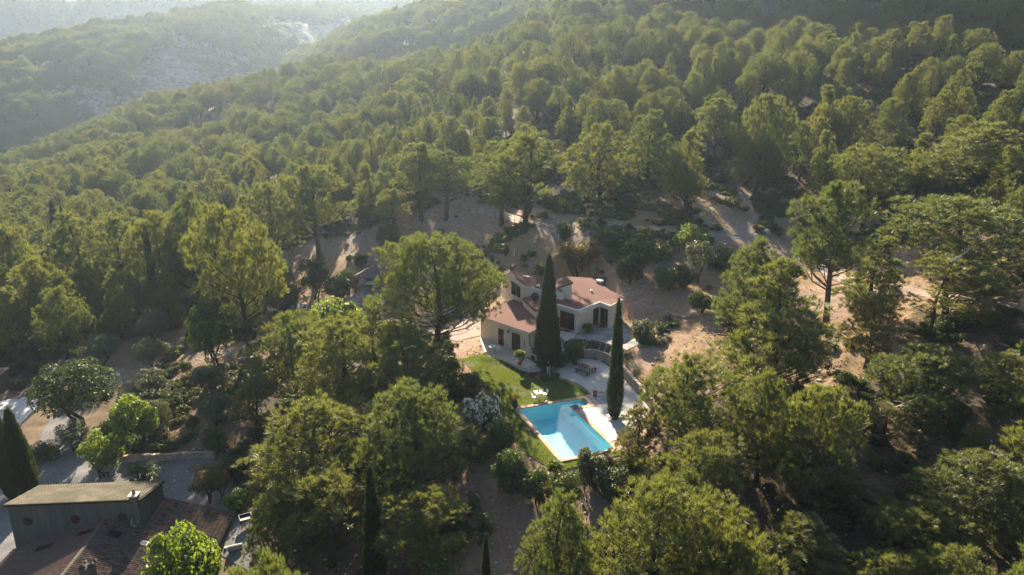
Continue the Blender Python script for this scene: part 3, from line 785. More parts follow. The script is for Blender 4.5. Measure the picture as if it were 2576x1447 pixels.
# cypresses
cypress(0, 1378, 632, 'massive dark cypress in front of the villa', kbase=922, kw=66)
cypress(1, 1558, 742, 'slim tall cypress between the pool deck and the gravel terrace', depth=65, kw=41)
cypress(2, 64, 1022, 'thick dark cypress beside the old tiled house', kbase=1255, kw=78)
cypress(2, 36, 1032, 'second spire of the thick cypress by the old tiled house', kbase=1252, kw=46)
cypress(1, 928, 1160, 'thin tall cypress rising at the lower edge among dark pines', depth=47, kw=58)
cypress(1, 1222, 1335, 'short pointed cypress beside the sandy track at the lower edge', depth=43, kw=32)
cypress(1, 395, 553, 'thin dark cypress in the grove beyond the parked cars', kbase=792, kw=26)
cypress(1, 151, 500, 'dark little cypress in the left grove', kbase=640, kw=30)
cypress(1, 172, 515, 'smaller dark cypress next to its twin in the left grove', kbase=640, kw=22)
# broadleaved trees, olives and shrubs
T = dict(name='broadleaf_tree', cat='tree'); OL = dict(name='olive_tree', cat='tree')
shrub('russet', 1447, 600, 'russet multi-stemmed round tree on the slope behind the villa', kbase=697, kw=120, **T)
shrub('oak_bush', 1420, 555, 'dark round bush by the path fence', kbase=606, kw=55)
shrub('oak', 1605, 590, 'dark evergreen oak right behind the villa roof corner', kbase=700, kw=90, **T)
shrub('oak_bush', 1583, 640, 'dark dense bush at the foot of the evergreen oak', kbase=716, kw=80)
shrub('pale_oak', 1755, 598, 'pale sparse little oak with its trunk showing on the slope', kbase=714, kw=95, **T)
shrub('oak_bush2', 1680, 668, 'broad dark bush left of the pale little oak', kbase=728, kw=80)
shrub('oak_bush', 1720, 660, 'dark bush touching the pale little oak', kbase=726, kw=70)
shrub('broad2', 1738, 560, 'green leafy tree in the hedge row above the slope', kbase=650, kw=95, **T)
shrub('oak_bush2', 1660, 610, 'dark bush in the hedge row left of the green leafy tree', kbase=655, kw=100)
shrub('oak_bush2', 1815, 620, 'dark long bush in the hedge row right of the green leafy tree', kbase=676, kw=110)
shrub('oak_bush2', 1880, 640, 'dark bush ending the hedge row near the pines', kbase=700, kw=100)
shrub('laurel', 1525, 575, 'dull green bush at the start of the hedge row', kbase=612, kw=80)
shrub('oak_bush', 1765, 728, 'small dark rounded bush on the bare slope', kbase=787, kw=76)
shrub('oak_bush', 1838, 772, 'dark bush under the edge of the tiered pine', kbase=835, kw=100)
shrub('airy', 1520, 700, 'pale grey small shrub at the villa roof corner', kbase=722, kw=26)
shrub('laurel', 980, 556, 'rounded dim bush left of the huge pine top', kbase=628, kw=75)
shrub('oak_bush', 907, 634, 'dark ball-shaped bush above the carport', kbase=672, kw=42)
shrub('scrub_dark', 878, 640, 'small dark tuft left of the ball-shaped bush', kbase=658, kw=20)
shrub('oak', 798, 640, 'leafy small tree left of the carport', kbase=760, kw=85, **T)
shrub('laurel', 850, 690, 'dark hedge bush against the carport side', kbase=752, kw=80)
shrub('oak_bush2', 878, 672, 'dark bush tucked behind the carport post', kbase=735, kw=60)
shrub('broad', 845, 740, 'light green leafy tree behind the garden pine clump', depth=86, kw=165, **T)
shrub('scrub', 1248, 613, 'small green tuft beside the white boulder', kbase=630, kw=22)
shrub('scrub_dark', 1337, 627, 'round green tuft on the bare slope', kbase=645, kw=28)
shrub('scrub', 1318, 638, 'lower tuft just left of the round green tuft', kbase=651, kw=20)
shrub('scrub_dark', 1247, 662, 'dark low bush left of the villa roof', kbase=690, kw=42)
shrub('scrub', 1288, 668, 'tiny tuft above the villa clerestory', kbase=681, kw=20)
shrub('airy', 1355, 668, 'leafy shrub hidden behind the massive cypress', kbase=700, kw=60)
shrub('oleander2', 1610, 798, 'white-flowered oleander at the end of the paved terrace', kbase=864, kw=56)
shrub('lime_shrub', 1478, 812, 'light green shrub against the villa wall', kbase=838, kw=32)
shrub('laurel', 1442, 852, 'clipped round hedge by the curved stone wall', kbase=915, kw=66)
shrub('laurel', 1410, 880, 'dark shrub in the shade at the foot of the massive cypress', kbase=922, kw=48)
shrub('laurel', 1180, 935, 'domed dark hedge at the shady edge of the lawn', kbase=1003, kw=100)
shrub('laurel', 1130, 900, 'dark hedge bush behind the domed hedge', kbase=975, kw=90)
shrub('oleander', 1213, 988, 'large oleander covered with white flowers left of the pool', kbase=1085, kw=108)
shrub('laurel', 1262, 1055, 'bluish dark clipped shrub below the white oleander', kbase=1135, kw=84)
shrub('oak_bush2', 1205, 1090, 'dark shrub between the pines and the white oleander', kbase=1165, kw=90)
shrub('laurel', 1285, 1125, 'tall dark green hedge shrub left of the near pool end', kbase=1240, kw=108)
shrub('laurel', 1350, 1175, 'dark hedge shrub below the near pool corner', kbase=1265, kw=90)
shrub('lime_shrub', 1395, 1155, 'yellow-green shrub at the near pool corner', kbase=1200, kw=46)
shrub('laurel', 1420, 1190, 'yellow-tipped dark hedge shrub under the pool', kbase=1285, kw=92)
shrub('oleander3', 1495, 1135, 'pink and white oleander hedge at the near end of the pool', kbase=1222, kw=138)
shrub('airy', 1458, 1128, 'pink oleander sprig standing above the pool edge', kbase=1192, kw=24)
shrub('laurel', 1545, 1180, 'dark shrub right of the pink oleander hedge', kbase=1265, kw=110)
shrub('oak_bush', 1590, 1130, 'brownish bush under the wispy pine', kbase=1215, kw=90)
shrub('oak', 200, 905, 'big dark oak beside the gravel drive at the left', kbase=1072, kw=215, **T)
shrub('broad', 355, 985, 'yellow-green tree in the middle of the olive garden', kbase=1150, kw=128, **T)
shrub('broad2', 268, 1085, 'small golden-lit tree standing in the gravel court', kbase=1202, kw=108, **T)
shrub('olive', 540, 913, 'grey olive tree at the top of the bare olive garden', kbase=990, kw=108, **OL)
shrub('olive', 545, 985, 'grey olive tree below the first on the bare olive garden', kbase=1075, kw=104, **OL)
shrub('olive', 385, 850, 'dim olive tree at the head of the left olive row', kbase=930, kw=95, **OL)
shrub('olive', 385, 925, 'dim olive tree in the middle of the left olive row', kbase=1000, kw=90, **OL)
shrub('olive', 400, 1000, 'dim olive at the low end of the left olive row', kbase=1080, kw=80, **OL)
shrub('olive', 255, 840, 'dull olive tree behind the big dark oak', kbase=930, kw=110, **OL)
shrub('olive', 390, 780, 'shaded olive at the forest foot', kbase=860, kw=95, **OL)
shrub('olive', 190, 1060, 'grey olive beside the drive below the big dark oak', kbase=1135, kw=95, **OL)
shrub('olive', 560, 1180, 'grey-green olive at the corner of the gravel court wall', kbase=1250, kw=60, **OL)
shrub('oak_bush2', 485, 1040, 'dark little round bush alone in the olive garden', kbase=1080, kw=38)
shrub('oak', 548, 735, 'tall dark evergreen behind the drive pine trunk', kbase=945, kw=125, **T)
shrub('oak_bush', 470, 905, 'small dark bush beside the first olive', kbase=940, kw=36)
shrub('oak_bush', 640, 1070, 'dark bush on the bank below the small low pine', kbase=1110, kw=40)
shrub('airy', 550, 1070, 'thin green sapling in the olive garden', kbase=1140, kw=55)
shrub('oak_bush2', 530, 1085, 'dark bush beside the thin sapling', kbase=1128, kw=40)
shrub('russet', 530, 1162, 'multi-stemmed small tree at the right of the gravel court', kbase=1266, kw=110, **T)
shrub('oak_bush', 590, 1150, 'dark bush on the bank above the gravel court', kbase=1215, kw=70)
shrub('oak_bush2', 600, 1225, 'dark bush behind the small black fire tray', kbase=1290, kw=75)
shrub('airy', 362, 1168, 'pale flowering shrub showing over the tiled roof', kbase=1238, kw=112)
shrub('oak_bush2', 110, 1110, 'low green bush by the neighbouring pool terrace', kbase=1160, kw=80)
shrub('oak_bush', 290, 1040, 'dark bush between the oak and the yellow-green tree', kbase=1130, kw=85)
shrub('broad', 440, 1322, 'vivid green mulberry tree in front of the old tiled roof', depth=42.5, kw=215, **T)
shrub('lime_shrub', 640, 1130, 'small lit shrub on the bank beside the garden clump', kbase=1150, kw=26)
shrub('airy', 1180, 1240, 'pale leafy sapling beside the sandy track', kbase=1300, kw=80)
shrub('airy', 1210, 1290, 'lit green sapling above the short pointed cypress', kbase=1370, kw=90)
shrub('oak_bush', 1140, 1300, 'dim bush in the shade left of the sandy track', kbase=1390, kw=110)
shrub('airy', 1110, 1370, 'brownish leafy bush at the lower edge left of the track', kbase=1470, kw=110)

# ------------------------------------------------------------------ villa
M['render'] = mk('cream_render', (.84, .67, .52), (.78, .61, .47), 1.2, .9, .08, big=(.35, (.66, .54, .44)))
M['fascia'] = mk('pale_fascia_paint', (.74, .68, .60), (.68, .61, .53), 2, .7)
M['felt'] = mk('red_brown_roof_felt', (.205, .108, .086), (.155, .084, .068), 1.3, .95, .25, big=(.25, (.17, .094, .078)))
M['shutter'] = mk('dark_red_brown_wood', (.105, .042, .030), (.075, .030, .022), 4, .6)
M['glass'] = mk('dark_window_glass', (.02, .022, .025), (.015, .016, .018), 2, .08, spec=.8)
M['white'] = mk('white_paint', (.78, .77, .74), (.70, .69, .66), 6, .5)
M['metal_dark'] = mk('dark_metal', (.06, .06, .065), (.035, .035, .04), 8, .5, metallic=.6)
M['metal'] = mk('grey_metal', (.45, .46, .47), (.35, .36, .37), 8, .45, metallic=.8)
M['terracotta'] = mk('terracotta', (.42, .19, .11), (.33, .145, .085), 5, .85)
M['oldwood'] = mk('weathered_wood', (.21, .155, .115), (.12, .088, .068), 7, .85, .3)
M['mat'] = mk('brown_door_mat', (.07, .045, .035), (.05, .035, .028), 20, .95)
def seg(mb, p0, p1, s0, s1, za, zb, d0, d1):
    """box along the wall line p0-p1 from s0 to s1, between two offsets outward of it"""
    p0, p1 = np.array(p0[:2]), np.array(p1[:2]); e = (p1 - p0) / np.linalg.norm(p1 - p0); n = np.array((e[1], -e[0]))
    q = [p0 + e * s0 + n * d0, p0 + e * s1 + n * d0, p0 + e * s1 + n * d1, p0 + e * s0 + n * d1]
    return mb.prism([(a[0], a[1], zb) for a in q], zb=za)
def along(p0, p1, q):
    p0, p1, q = (np.array(a[:2]) for a in (p0, p1, q)); e = (p1 - p0) / np.linalg.norm(p1 - p0); return float((q - p0) @ e)
def wlen(p0, p1): return float(np.linalg.norm(np.array(p1[:2]) - np.array(p0[:2])))
def wall(parent, p0, p1, za, zb, openings=(), th=.28, mat='render', name='wall'):
    mb = MB(); s = 0; L = wlen(p0, p1)
    for a, b_, o0, o1 in sorted(openings):
        if a > s: seg(mb, p0, p1, s, a, za, zb, -th, 0)
        if o0 > za: seg(mb, p0, p1, a, b_, za, o0, -th, 0)
        if o1 < zb: seg(mb, p0, p1, a, b_, o1, zb, -th, 0)
        s = b_
    if s < L: seg(mb, p0, p1, s, L, za, zb, -th, 0)
    return mb.ob(name, M[mat], parent, True)
def door(parent, p0, p1, a, b_, z0, zt, leaves_=2, glass_from=None, name='door'):
    """frame, wooden leaves, and glazed leaves from index glass_from on"""
    w = (b_ - a) / leaves_; fr = MB()
    seg(fr, p0, p1, a, b_, zt - .08, zt, -.2, -.06); seg(fr, p0, p1, a, a + .07, z0, zt - .08, -.2, -.06); seg(fr, p0, p1, b_ - .07, b_, z0, zt - .08, -.2, -.06)
    d = fr.ob(name, M['shutter'], parent, True)
    for i in range(leaves_):
        s0, s1 = a + w * i + .02, a + w * (i + 1) - .02
        if glass_from is not None and i >= glass_from:
            g = MB(); seg(g, p0, p1, s0 + .08, s1 - .08, z0 + .15, zt - .16, -.15, -.13)
            o = g.ob('pane', M['glass'], d); o.location = (0, 0, 0)
            f = MB()
            for q0, q1 in ((s0, s0 + .08), (s1 - .08, s1)): seg(f, p0, p1, q0, q1, z0 + .02, zt - .09, -.17, -.10)
            seg(f, p0, p1, s0 + .08, s1 - .08, z0 + .02, z0 + .15, -.17, -.10); seg(f, p0, p1, s0 + .08, s1 - .08, zt - .16, zt - .09, -.17, -.10)
            f.ob('sash', M['shutter'], d)
        else:
            f = MB(); nb = max(3, int((s1 - s0) / .14))
            for k in range(nb):
                q = (s1 - s0) / nb; seg(f, p0, p1, s0 + q * k + .006, s0 + q * (k + 1) - .006, z0 + .02, zt - .09, -.12, -.07)
            f.ob('shutter_leaf', M['shutter'], d)
    return d
def lin(p, v, s): return (float(p[0] + v[0] * s), float(p[1] + v[1] * s))
e1 = np.array((.695, -.719)); e2 = np.array((.719, .695))
ez = 4.9
P1, P2, P3, P4, P5 = [U(*z1(a, b_), ez) for a, b_ in ((1125,695),(1355,760),(1590,670),(1710,715),(1845,640))]
a1 = U(*z1(825, 1000), 3.9); W0 = lin(a1, e1, -8.4); a2 = lin(a1, e2, 4.6)
P0 = lin(P1, e1, -2.2)
HB = (5.0, 88.0, .9)
villa = thing('villa', 'cream modernist villa with brown felt roofs at several levels', 'house', HB)
FL, FR = 0.95, 1.98                                       # floor levels
# west wing
dA = along(W0, a1, U(*z1(603, 1195), 1.0)); dB = along(W0, a1, U(*z1(702, 1228), 1.0))
sA = along(W0, a1, U(*z1(765, 1180), 1.6)); wA = along(W0, a1, U(*z1(395, 1110), 1.6)); wB = along(W0, a1, U(*z1(468, 1130), 1.6))
L1 = wlen(W0, a1)
wall(villa, W0, a1, .3, 3.75, [(wA, wB, 1.0, 3.1), (dA, dB, FL, 3.15), (min(sA, L1 - .75), min(sA, L1 - .75) + .22, 1.75, 2.85)])
door(villa, W0, a1, wA, wB, 1.0, 3.1, 2, 0)
door(villa, W0, a1, dA, dB, FL, 3.15, 2)
mb = MB(); s_ = min(sA, L1 - .75); seg(mb, W0, a1, s_, s_ + .22, 1.75, 2.85, -.2, -.17); mb.ob('window', M['glass'], villa, True)
wall(villa, a1, a2, .3, 3.75); wall(villa, lin(W0, e2, 8.5), W0, .3, 4.0)
wall(villa, a2, P0, .3, 4.6)
# east wing
d1, d2 = along(P1, P2, U(*z1(1155, 945), FR)), along(P1, P2, U(*z1(1338, 985), FR))
wall(villa, P0, P1, .8, 4.75); wall(villa, P1, P2, .8, 4.75, [(max(.25, d1), d2, FR, 4.22)])
door(villa, P1, P2, max(.25, d1), d2, FR, 4.22, 2, 1)
d3 = along(P2, P3, U(*z1(1503, 935), FR)); L23 = wlen(P2, P3)
wall(villa, P2, P3, .8, 4.75, [(d3, L23 - .08, FR, 4.25)]); door(villa, P2, P3, d3, L23 - .08, FR, 4.25, 1)
L34 = wlen(P3, P4); d4 = along(P3, P4, U(*z1(1692, 940), FR))
wall(villa, P3, P4, .8, 4.75, [(.08, min(d4, L34 - .25), FR, 4.25)]); door(villa, P3, P4, .08, min(d4, L34 - .25), FR, 4.25, 2, 0)
wall(villa, P4, P5, .8, 4.75)
P6 = U(*z1(1500, 415), 5.6); P7 = U(*z1(1220, 400), 5.8); P8 = U(*z1(1100, 455), 5.6)
wall(villa, P5, P6, .8, 4.9); wall(villa, P6, P7, 1.0, 5.2)
def roof(parent, poly, th=.26, inset=.07, name='roof', edge='fascia', cover='felt'):
    r = MB().prism([tuple(p) for p in poly], thick=th).ob(name, M[edge], parent, True)
    c = np.mean([np.array(p[:2]) for p in poly], 0)
    q = []
    for p in poly:
        d = c - np.array(p[:2]); d = d / np.linalg.norm(d) * inset; q.append((p[0] + d[0], p[1] + d[1], p[2] + .045))
    f = MB().prism(q, thick=.04).ob('roof_felt', M[cover], r); f.location = (0, 0, 0)
    return r
def pz(p, z): return (float(p[0]), float(p[1]), float(z))
n12 = -e2 * .10
roof(villa, [pz(P0, 5.0), pz(P1, 4.92), pz(P2, 4.9), pz(P3, 4.95), pz(P4, 4.9), pz(P5, 4.92), pz(P6, 5.6), pz(P7, 5.85), pz(lin(P8, (-1, 0), 2.0), 5.7)])
# deep white fascia turning the corner over the doors
mb = MB(); seg(mb, P2, P3, -.04, L23 + .02, 4.32, 4.945, .0, .16); seg(mb, P3, P4, .17, L34 + .05, 4.42, 4.945, .0, .16)
mb.ob('fascia', M['fascia'], villa, True)
mb = MB(); seg(mb, P0, P1, 0, wlen(P0, P1), 4.72, 4.97, .002, .22); seg(mb, P1, P2, 0, wlen(P1, P2) + .1, 4.70, 4.945, .002, .22)
mb.ob('eave', M['fascia'], villa, True)
mb = MB(); seg(mb, P4, P5, -.1, wlen(P4, P5) + .05, 4.74, 4.96, .002, .08); mb.ob('eave', M['fascia'], villa, True)
mb = MB(); seg(mb, P5, P6, 0, wlen(P5, P6), 5.0, 5.12, -.1, .12); mb.ob('roof_edge', M['felt'], villa, True)
# west wing roof, rising to the back
back = [(4.9, 86.0), (3.4, 88.8), (1.0, 89.0), (-1.5, 91.6)]
def za(x, y): return 3.92 + .13 * max(0, float((np.array((x, y)) - np.array(a1[:2])) @ e2))
r0 = [lin(W0, -e1, .35), lin(W0, e2, 9.0)]
poly = [pz(lin(lin(W0, -e1, .35), -e2, .3), 3.9), pz(lin(a1, -e2, .28), 3.9), pz(lin(lin(a1, -e2, .28), e1, .3), 3.9), pz(lin(lin(a2, e1, .3), e2, 0), za(*a2)), pz((4.9, 86.2), za(4.9, 86.2)), pz((3.3, 89.6), za(3.3, 89.6)), pz((-.6, 92.8), za(-.6, 92.8)), pz(lin(lin(W0, -e1, .35), e2, 6.6), za(*lin(lin(W0, -e1, .35), e2, 6.6)))]
roof(villa, poly, .22)
# clerestory block with its tall window
T2 = D(*z1(770, 500), 88.0); T1 = D(*z1(575, 345), 90.35); T3 = D(*z1(935, 548), 89.8); T4 = D(*z1(960, 402), 94.7)
T3b = T3 + np.array((1.2, .9, -.35)); T4b = T4 + np.array((1.2, .9, -.25))
for q0, q1 in ((T1, T2), (T2, T3b), (T3b, T4b), (T4b, T1)):
    mb = MB(); e = np.array(q1[:2]) - np.array(q0[:2]); e /= np.linalg.norm(e); n = np.array((e[1], -e[0])) * .12
    th = -n * 2.2
    V = [pz(q0[:2] - n, 4.2), pz(q1[:2] - n, 4.2), pz(q1[:2] - n + th, 4.2), pz(q0[:2] - n + th, 4.2), pz(q0[:2] - n, q0[2] - .2), pz(q1[:2] - n, q1[2] - .2), pz(q1[:2] - n + th, q1[2] - .2), pz(q0[:2] - n + th, q0[2] - .2)]
    mb.add(V, [(0, 3, 2, 1), (4, 5, 6, 7), (0, 1, 5, 4), (1, 2, 6, 5), (2, 3, 7, 6), (3, 0, 4, 7)])
    mb.ob('upper_wall', M['render'], villa, True)
roof(villa, [pz(T1[:2], T1[2]), pz(T2[:2], T2[2]), pz(T3b[:2], T3b[2]), pz(T4b[:2], T4b[2])], .24, .12)
def quad_on(p0, p1, u0, u1, bz0, bz1, tz0, tz1, d, name, mat, parent, dep=.06):
    """panel on the sloping wall p0-p1: u along, bottom and top heights at each end"""
    p0, p1 = np.array(p0[:2]), np.array(p1[:2]); e = (p1 - p0) / np.linalg.norm(p1 - p0); n = np.array((e[1], -e[0])); L = np.linalg.norm(p1 - p0)
    A = p0 + e * u0 * L + n * d; B = p0 + e * u1 * L + n * d; A2, B2 = A - n * dep, B - n * dep
    V = [pz(A, bz0), pz(B, bz1), pz(B, tz1), pz(A, tz0), pz(A2, bz0), pz(B2, bz1), pz(B2, tz1), pz(A2, tz0)]
    return MB().add(V, [(0, 1, 2, 3), (7, 6, 5, 4), (0, 4, 5, 1), (1, 5, 6, 2), (2, 6, 7, 3), (3, 7, 4, 0)]).ob(name, M[mat], parent, True)
wi = quad_on(T1, T2, .22, .80, 5.3, 5.05, 7.35, 6.75, -.06, 'window', 'fascia', villa, .07)
g = quad_on(T1, T2, .26, .52, 5.42, 5.32, 7.2, 6.95, -.045, 'pane', 'glass', villa, .02)
g2 = quad_on(T1, T2, .54, .77, 5.3, 5.2, 6.92, 6.7, -.045, 'pane', 'glass', villa, .02)
for q in (g, g2): q.parent = wi; q.location = (0, 0, 0)
# sloping fin wall at the clerestory's back
f0 = D(*z1(590, 395), 90.6); f1 = D(*z1(532, 545), 91.6)
MB().add([pz(T1[:2], T1[2] - .1), pz(T1[:2], 4.4), pz(f1[:2], 4.4), pz(f1[:2], f1[2]), pz(T1[:2] + np.array((.2, .25)), T1[2] - .1), pz(T1[:2] + np.array((.2, .25)), 4.4), pz(f1[:2] + np.array((.2, .25)), 4.4), pz(f1[:2] + np.array((.2, .25)), f1[2])],
   [(0, 3, 2, 1), (4, 5, 6, 7), (0, 1, 5, 4), (1, 2, 6, 5), (2, 3, 7, 6), (3, 0, 4, 7)]).ob('fin_wall', M['render'], villa, True)
# dish annex
C1 = U(*z1(750, 628), 5.7); C2 = U(*z1(890, 757), 5.45); C3 = lin(C2, e2, 3.0); C4 = lin(C1, e2, 2.6)
mb = MB(); mb.prism([pz(lin(C1, e2, .1), 5.36), pz(lin(C2, e2, .1), 5.15), pz(C3, 5.1), pz(C4, 5.3)], zb=4.1); mb.ob('annex_wall', M['render'], villa, True)
MB().prism([pz(C1[:2], 5.7), pz(C2[:2], 5.45), pz(C3, 5.4), pz(C4, 5.6)], thick=.32).ob('annex_roof', M['felt'], villa, True)
# small parapet box and raised roof light right of the cypress
q = [U(*z1(1090, 545), 6.2), U(*z1(1196, 566), 6.15), U(*z1(1170, 537), 6.3), U(*z1(1095, 522), 6.35)]
MB().prism([pz(a[:2], a[2] - .06) for a in q], zb=4.6).ob('parapet', M['fascia'], villa, True)
MB().prism([pz(a[:2] * .999 + np.array((.004, .09)), a[2]) for a in q], thick=.055).ob('parapet_felt', M['felt'], villa, True)
E1, E2, E3, E4 = D(*z1(1105, 522), 89.3), D(*z1(1298, 458), 88.1), D(*z1(1216, 397), 91.0), D(*z1(1108, 440), 91.9)
MB().prism([pz(E1[:2] + np.array((.1, .1)), E1[2] - .25), pz(E2[:2] + np.array((-.12, .12)), E2[2] - .25), pz(E3[:2], E3[2] - .25), pz(E4[:2], E4[2] - .25)], zb=4.5).ob('rooflight_wall', M['render'], villa, True)
MB().prism([pz(a[:2], a[2]) for a in (E1, E2, E3, E4)], thick=.24).ob('rooflight_roof', M['felt'], villa, True)
# chimney, flue, aerial, dish, lamps, box on the roof edge
c = D(*z1(910, 510), 90.5); MB().box((c[0], c[1], c[2] - .25), (.35, .3, .5)).ob('chimney', M['fascia'], villa, True)
MB().box((c[0], c[1] - .31, c[2] + .1), (.2, .02, .07)).ob('chimney_vent', M['metal_dark'], villa, True)
c = U(*z1(1500, 572), 5.15); MB().lathe([(.09, -.3), (.09, .3)], 10, c).ob('flue', M['metal_dark'], villa, True)
MB().lathe([(.17, .3), (.17, .36), (.02, .42)], 12, c).ob('flue_cap', M['white'], villa, True)
c = D(*z1(888, 580), 87.0); mb = MB(); mb.tube([c, c + np.array((0, 0, 2.2))], .025, 6)
tip = c + np.array((0, 0, 2.15)); mb.tube([tip, tip + np.array((-1.5, .3, 0))], .015, 5)
for i in range(9): a_ = tip + np.array((-.15 - i * .16, .03 * i, 0)); mb.tube([a_ - np.array((.03, .16, 0)), a_ + np.array((.03, .16, 0))], .008, 4)
mb.tube([tip + np.array((-.1, 0, -.25)), tip + np.array((.05, .1, .35))], .012, 4); mb.ob('aerial', M['metal'], villa, True)
def dish(c, r, facing, mat, name, parent):
    f = Vector(facing).normalized(); a = f.cross(Vector((0, 0, 1))).normalized(); b_ = a.cross(f); V, F = [], []; n = 18
    rings = [0.02, .35, .7, 1.0]
    for q in rings:
        for k in range(n):
            t_ = 2 * math.pi * k / n; V.append(Vector(c) + (a * math.cos(t_) + b_ * math.sin(t_)) * r * q + f * (q * q * .22 * r))
    for i in range(3):
        for k in range(n): F.append((i * n + k, i * n + (k + 1) % n, (i + 1) * n + (k + 1) % n, (i + 1) * n + k))
    o = MB().add(V, F).ob(name, mat, parent, True, True); sm = o.modifiers.new('thick', 'SOLIDIFY'); sm.thickness = .02
    mb = MB(); mb.tube([Vector(c), Vector(c) - f * .12 - Vector((0, 0, r * 1.15))], .03, 6); mb.tube([Vector(c) - b_ * r * .8, Vector(c) + f * r * .9], .015, 5); mb.box(tuple(Vector(c) + f * r * .9), (.05, .05, .05))
    mb.ob('dish_arm', mat, parent, True)
    return o
c = D(*z1(884, 618), 86.2); dish(c, .55, (.35, -.75, .45), M['metal_dark'], 'satellite_dish', villa)
c = U(*z1(1587, 455), 5.6); MB().box((c[0], c[1], c[2] + .12), (.45, .28, .14), rz=-.8).ob('roof_box', M['white'], villa, True)
for u_, v_ in ((585, 985), (693, 1003)):
    p = U(*z1(u_, v_), 3.35); s_ = along(W0, a1, p); mb = MB(); seg(mb, W0, a1, s_ - .04, s_ + .04, 3.3, 3.36, .0, .3)
    q = np.array(W0) + e1 * s_ - e2 * .28; mb.lathe([(.03, .16), (.10, .08), (.08, -.16), (.03, -.2)], 8, (q[0], q[1], 3.2)); mb.ob('wall_lamp', M['metal_dark'], villa, True)
for p_, q_, s0, z0 in ((P1, P2, (d1 + d2) / 2 + .5, FR), (P3, P4, L34 * .55, FR)):
    mb = MB(); seg(mb, p_, q_, s0 - .4, s0 + .4, z0 + .022, z0 + .045, .15, .65); tag(mb.ob('door_mat', M['mat']), 'brown mat before the villa door with two shutters' if p_ is P1 else 'brown mat before the corner glass door', 'mat')
# buttress wall beside the west wing steps
b0 = U(*z1(800, 1160), 1.6); b1 = U(*z1(752, 1262), .95)
MB().add([pz(a1[:2], 2.2), pz(a1[:2], .5), pz(b1[:2], .5), pz(b1[:2], 1.1), pz(a1[:2] + e1 * .25, 2.2), pz(a1[:2] + e1 * .25, .5), pz(b1[:2] + e1 * .25, .5), pz(b1[:2] + e1 * .25, 1.1)],
   [(0, 3, 2, 1), (4, 5, 6, 7), (0, 1, 5, 4), (1, 2, 6, 5), (2, 3, 7, 6), (3, 0, 4, 7)]).ob('buttress', M['render'], villa, True)

# terraces and steps
TZ = 1.0
TER = [tuple(p) for p in kz1([(345,1243),(400,1268),(520,1300),(640,1342),(775,1388),(905,1352),(830,1300),(770,1265),(815,1165)], TZ)] + [pz(lin(a1, e1, -.1), TZ), pz(W0, TZ), pz(lin(W0, -e1, .3), TZ)]
tag(MB().prism(TER, thick=.7).ob('west_terrace', M['terrace']), kind='structure')
NT = tuple(kz1([(1150,985),(1340,1008),(1290,1075),(1205,1095),(1165,1040)], 2.02))
tag(MB().prism([tuple(a) for a in NT], thick=.4).ob('porch_slab', M['terrace']), kind='structure')
st = thing('garden_steps', 'three broad pale steps from the terrace down to the lawn', 'steps', pz(U(*z2(950, 400), .5)[:2], .3))
for i, (za_, pts) in enumerate(((.80, [(770,1388),(905,1350),(935,1368),(803,1412)]), (.58, [(795,1408),(935,1366),(962,1402),(835,1447)]), (.38, [(825,1440),(965,1400),(1010,1425),(900,1490)]))):
    MB().prism([tuple(a) for a in kz1(pts, za_)], thick=.6).ob('step', M['terrace'], st, True)
rm = thing('ramp_wall', 'low curved white parapet dropping beside the massive cypress', 'wall', pz(U(*z1(1170, 1150), 1.5)[:2], 1.2))
pts = [U(*z1(a, b_), z) for a, b_, z in ((1158,985,2.6),(1160,1060,2.2),(1175,1140,1.7),(1200,1215,1.15))]
mb = MB(); V, F = [], []
for p in pts:
    for dx in (-.14, .14): V += [(p[0] + dx, p[1], p[2]), (p[0] + dx, p[1], p[2] - 1.0)]
for i in range(3):
    a_ = i * 4; F += [(a_, a_ + 2, a_ + 6, a_ + 4), (a_, a_ + 4, a_ + 5, a_ + 1), (a_ + 2, a_ + 3, a_ + 7, a_ + 6)]
F += [(0, 1, 3, 2), (12, 14, 15, 13)]; mb.add(V, F).ob('parapet', M['fascia'], rm, True)

# ------------------------------------------------------------------ pool
M['liner'] = mk('pale_blue_pool_render', (.52, .87, .91), (.49, .84, .88), 1.5, .8)
M['coping'] = mk('sandstone_coping', (.55, .38, .26), (.46, .31, .21), 3, .85, .1, rnd=.12)
m, t, b = node_mat('pool_water'); t.nodes.remove(b)
gm = t.nodes.new('ShaderNodeNewGeometry'); dt = t.nodes.new('ShaderNodeVectorMath'); dt.operation = 'DOT_PRODUCT'
def _math(op, a, b_=None):
    n_ = t.nodes.new('ShaderNodeMath'); n_.operation = op
    for i_, v_ in enumerate((a, b_)):
        if v_ is None: continue
        if isinstance(v_, (int, float)): n_.inputs[i_].default_value = v_
        else: t.links.new(v_, n_.inputs[i_])
    return n_.outputs[0]
gl = t.nodes.new('ShaderNodeBsdfGlossy'); gl.inputs[1].default_value = .03
tp = t.nodes.new('ShaderNodeBsdfTransparent'); tp.inputs[0].default_value = (.70, .94, .975, 1)
ms = t.nodes.new('ShaderNodeMixShader'); nf = noise(t, 1.6, 4, .6, wpos(t), .4)
bp_ = t.nodes.new('ShaderNodeBump'); bp_.inputs['Strength'].default_value = .12; bp_.inputs['Distance'].default_value = .08
t.links.new(nf, bp_.inputs['Height'])
t.links.new(bp_.outputs[0], gl.inputs['Normal']); t.links.new(gm.outputs['Incoming'], dt.inputs[0]); t.links.new(bp_.outputs[0], dt.inputs[1])
fres = _math('ADD', .02, _math('MULTIPLY', .98, _math('POWER', _math('SUBTRACT', 1.0, _math('ABSOLUTE', dt.outputs['Value'])), 5)))   # mirror share grows towards grazing sight
t.links.new(fres, ms.inputs[0]); t.links.new(tp.outputs[0], ms.inputs[1]); t.links.new(gl.outputs[0], ms.inputs[2])
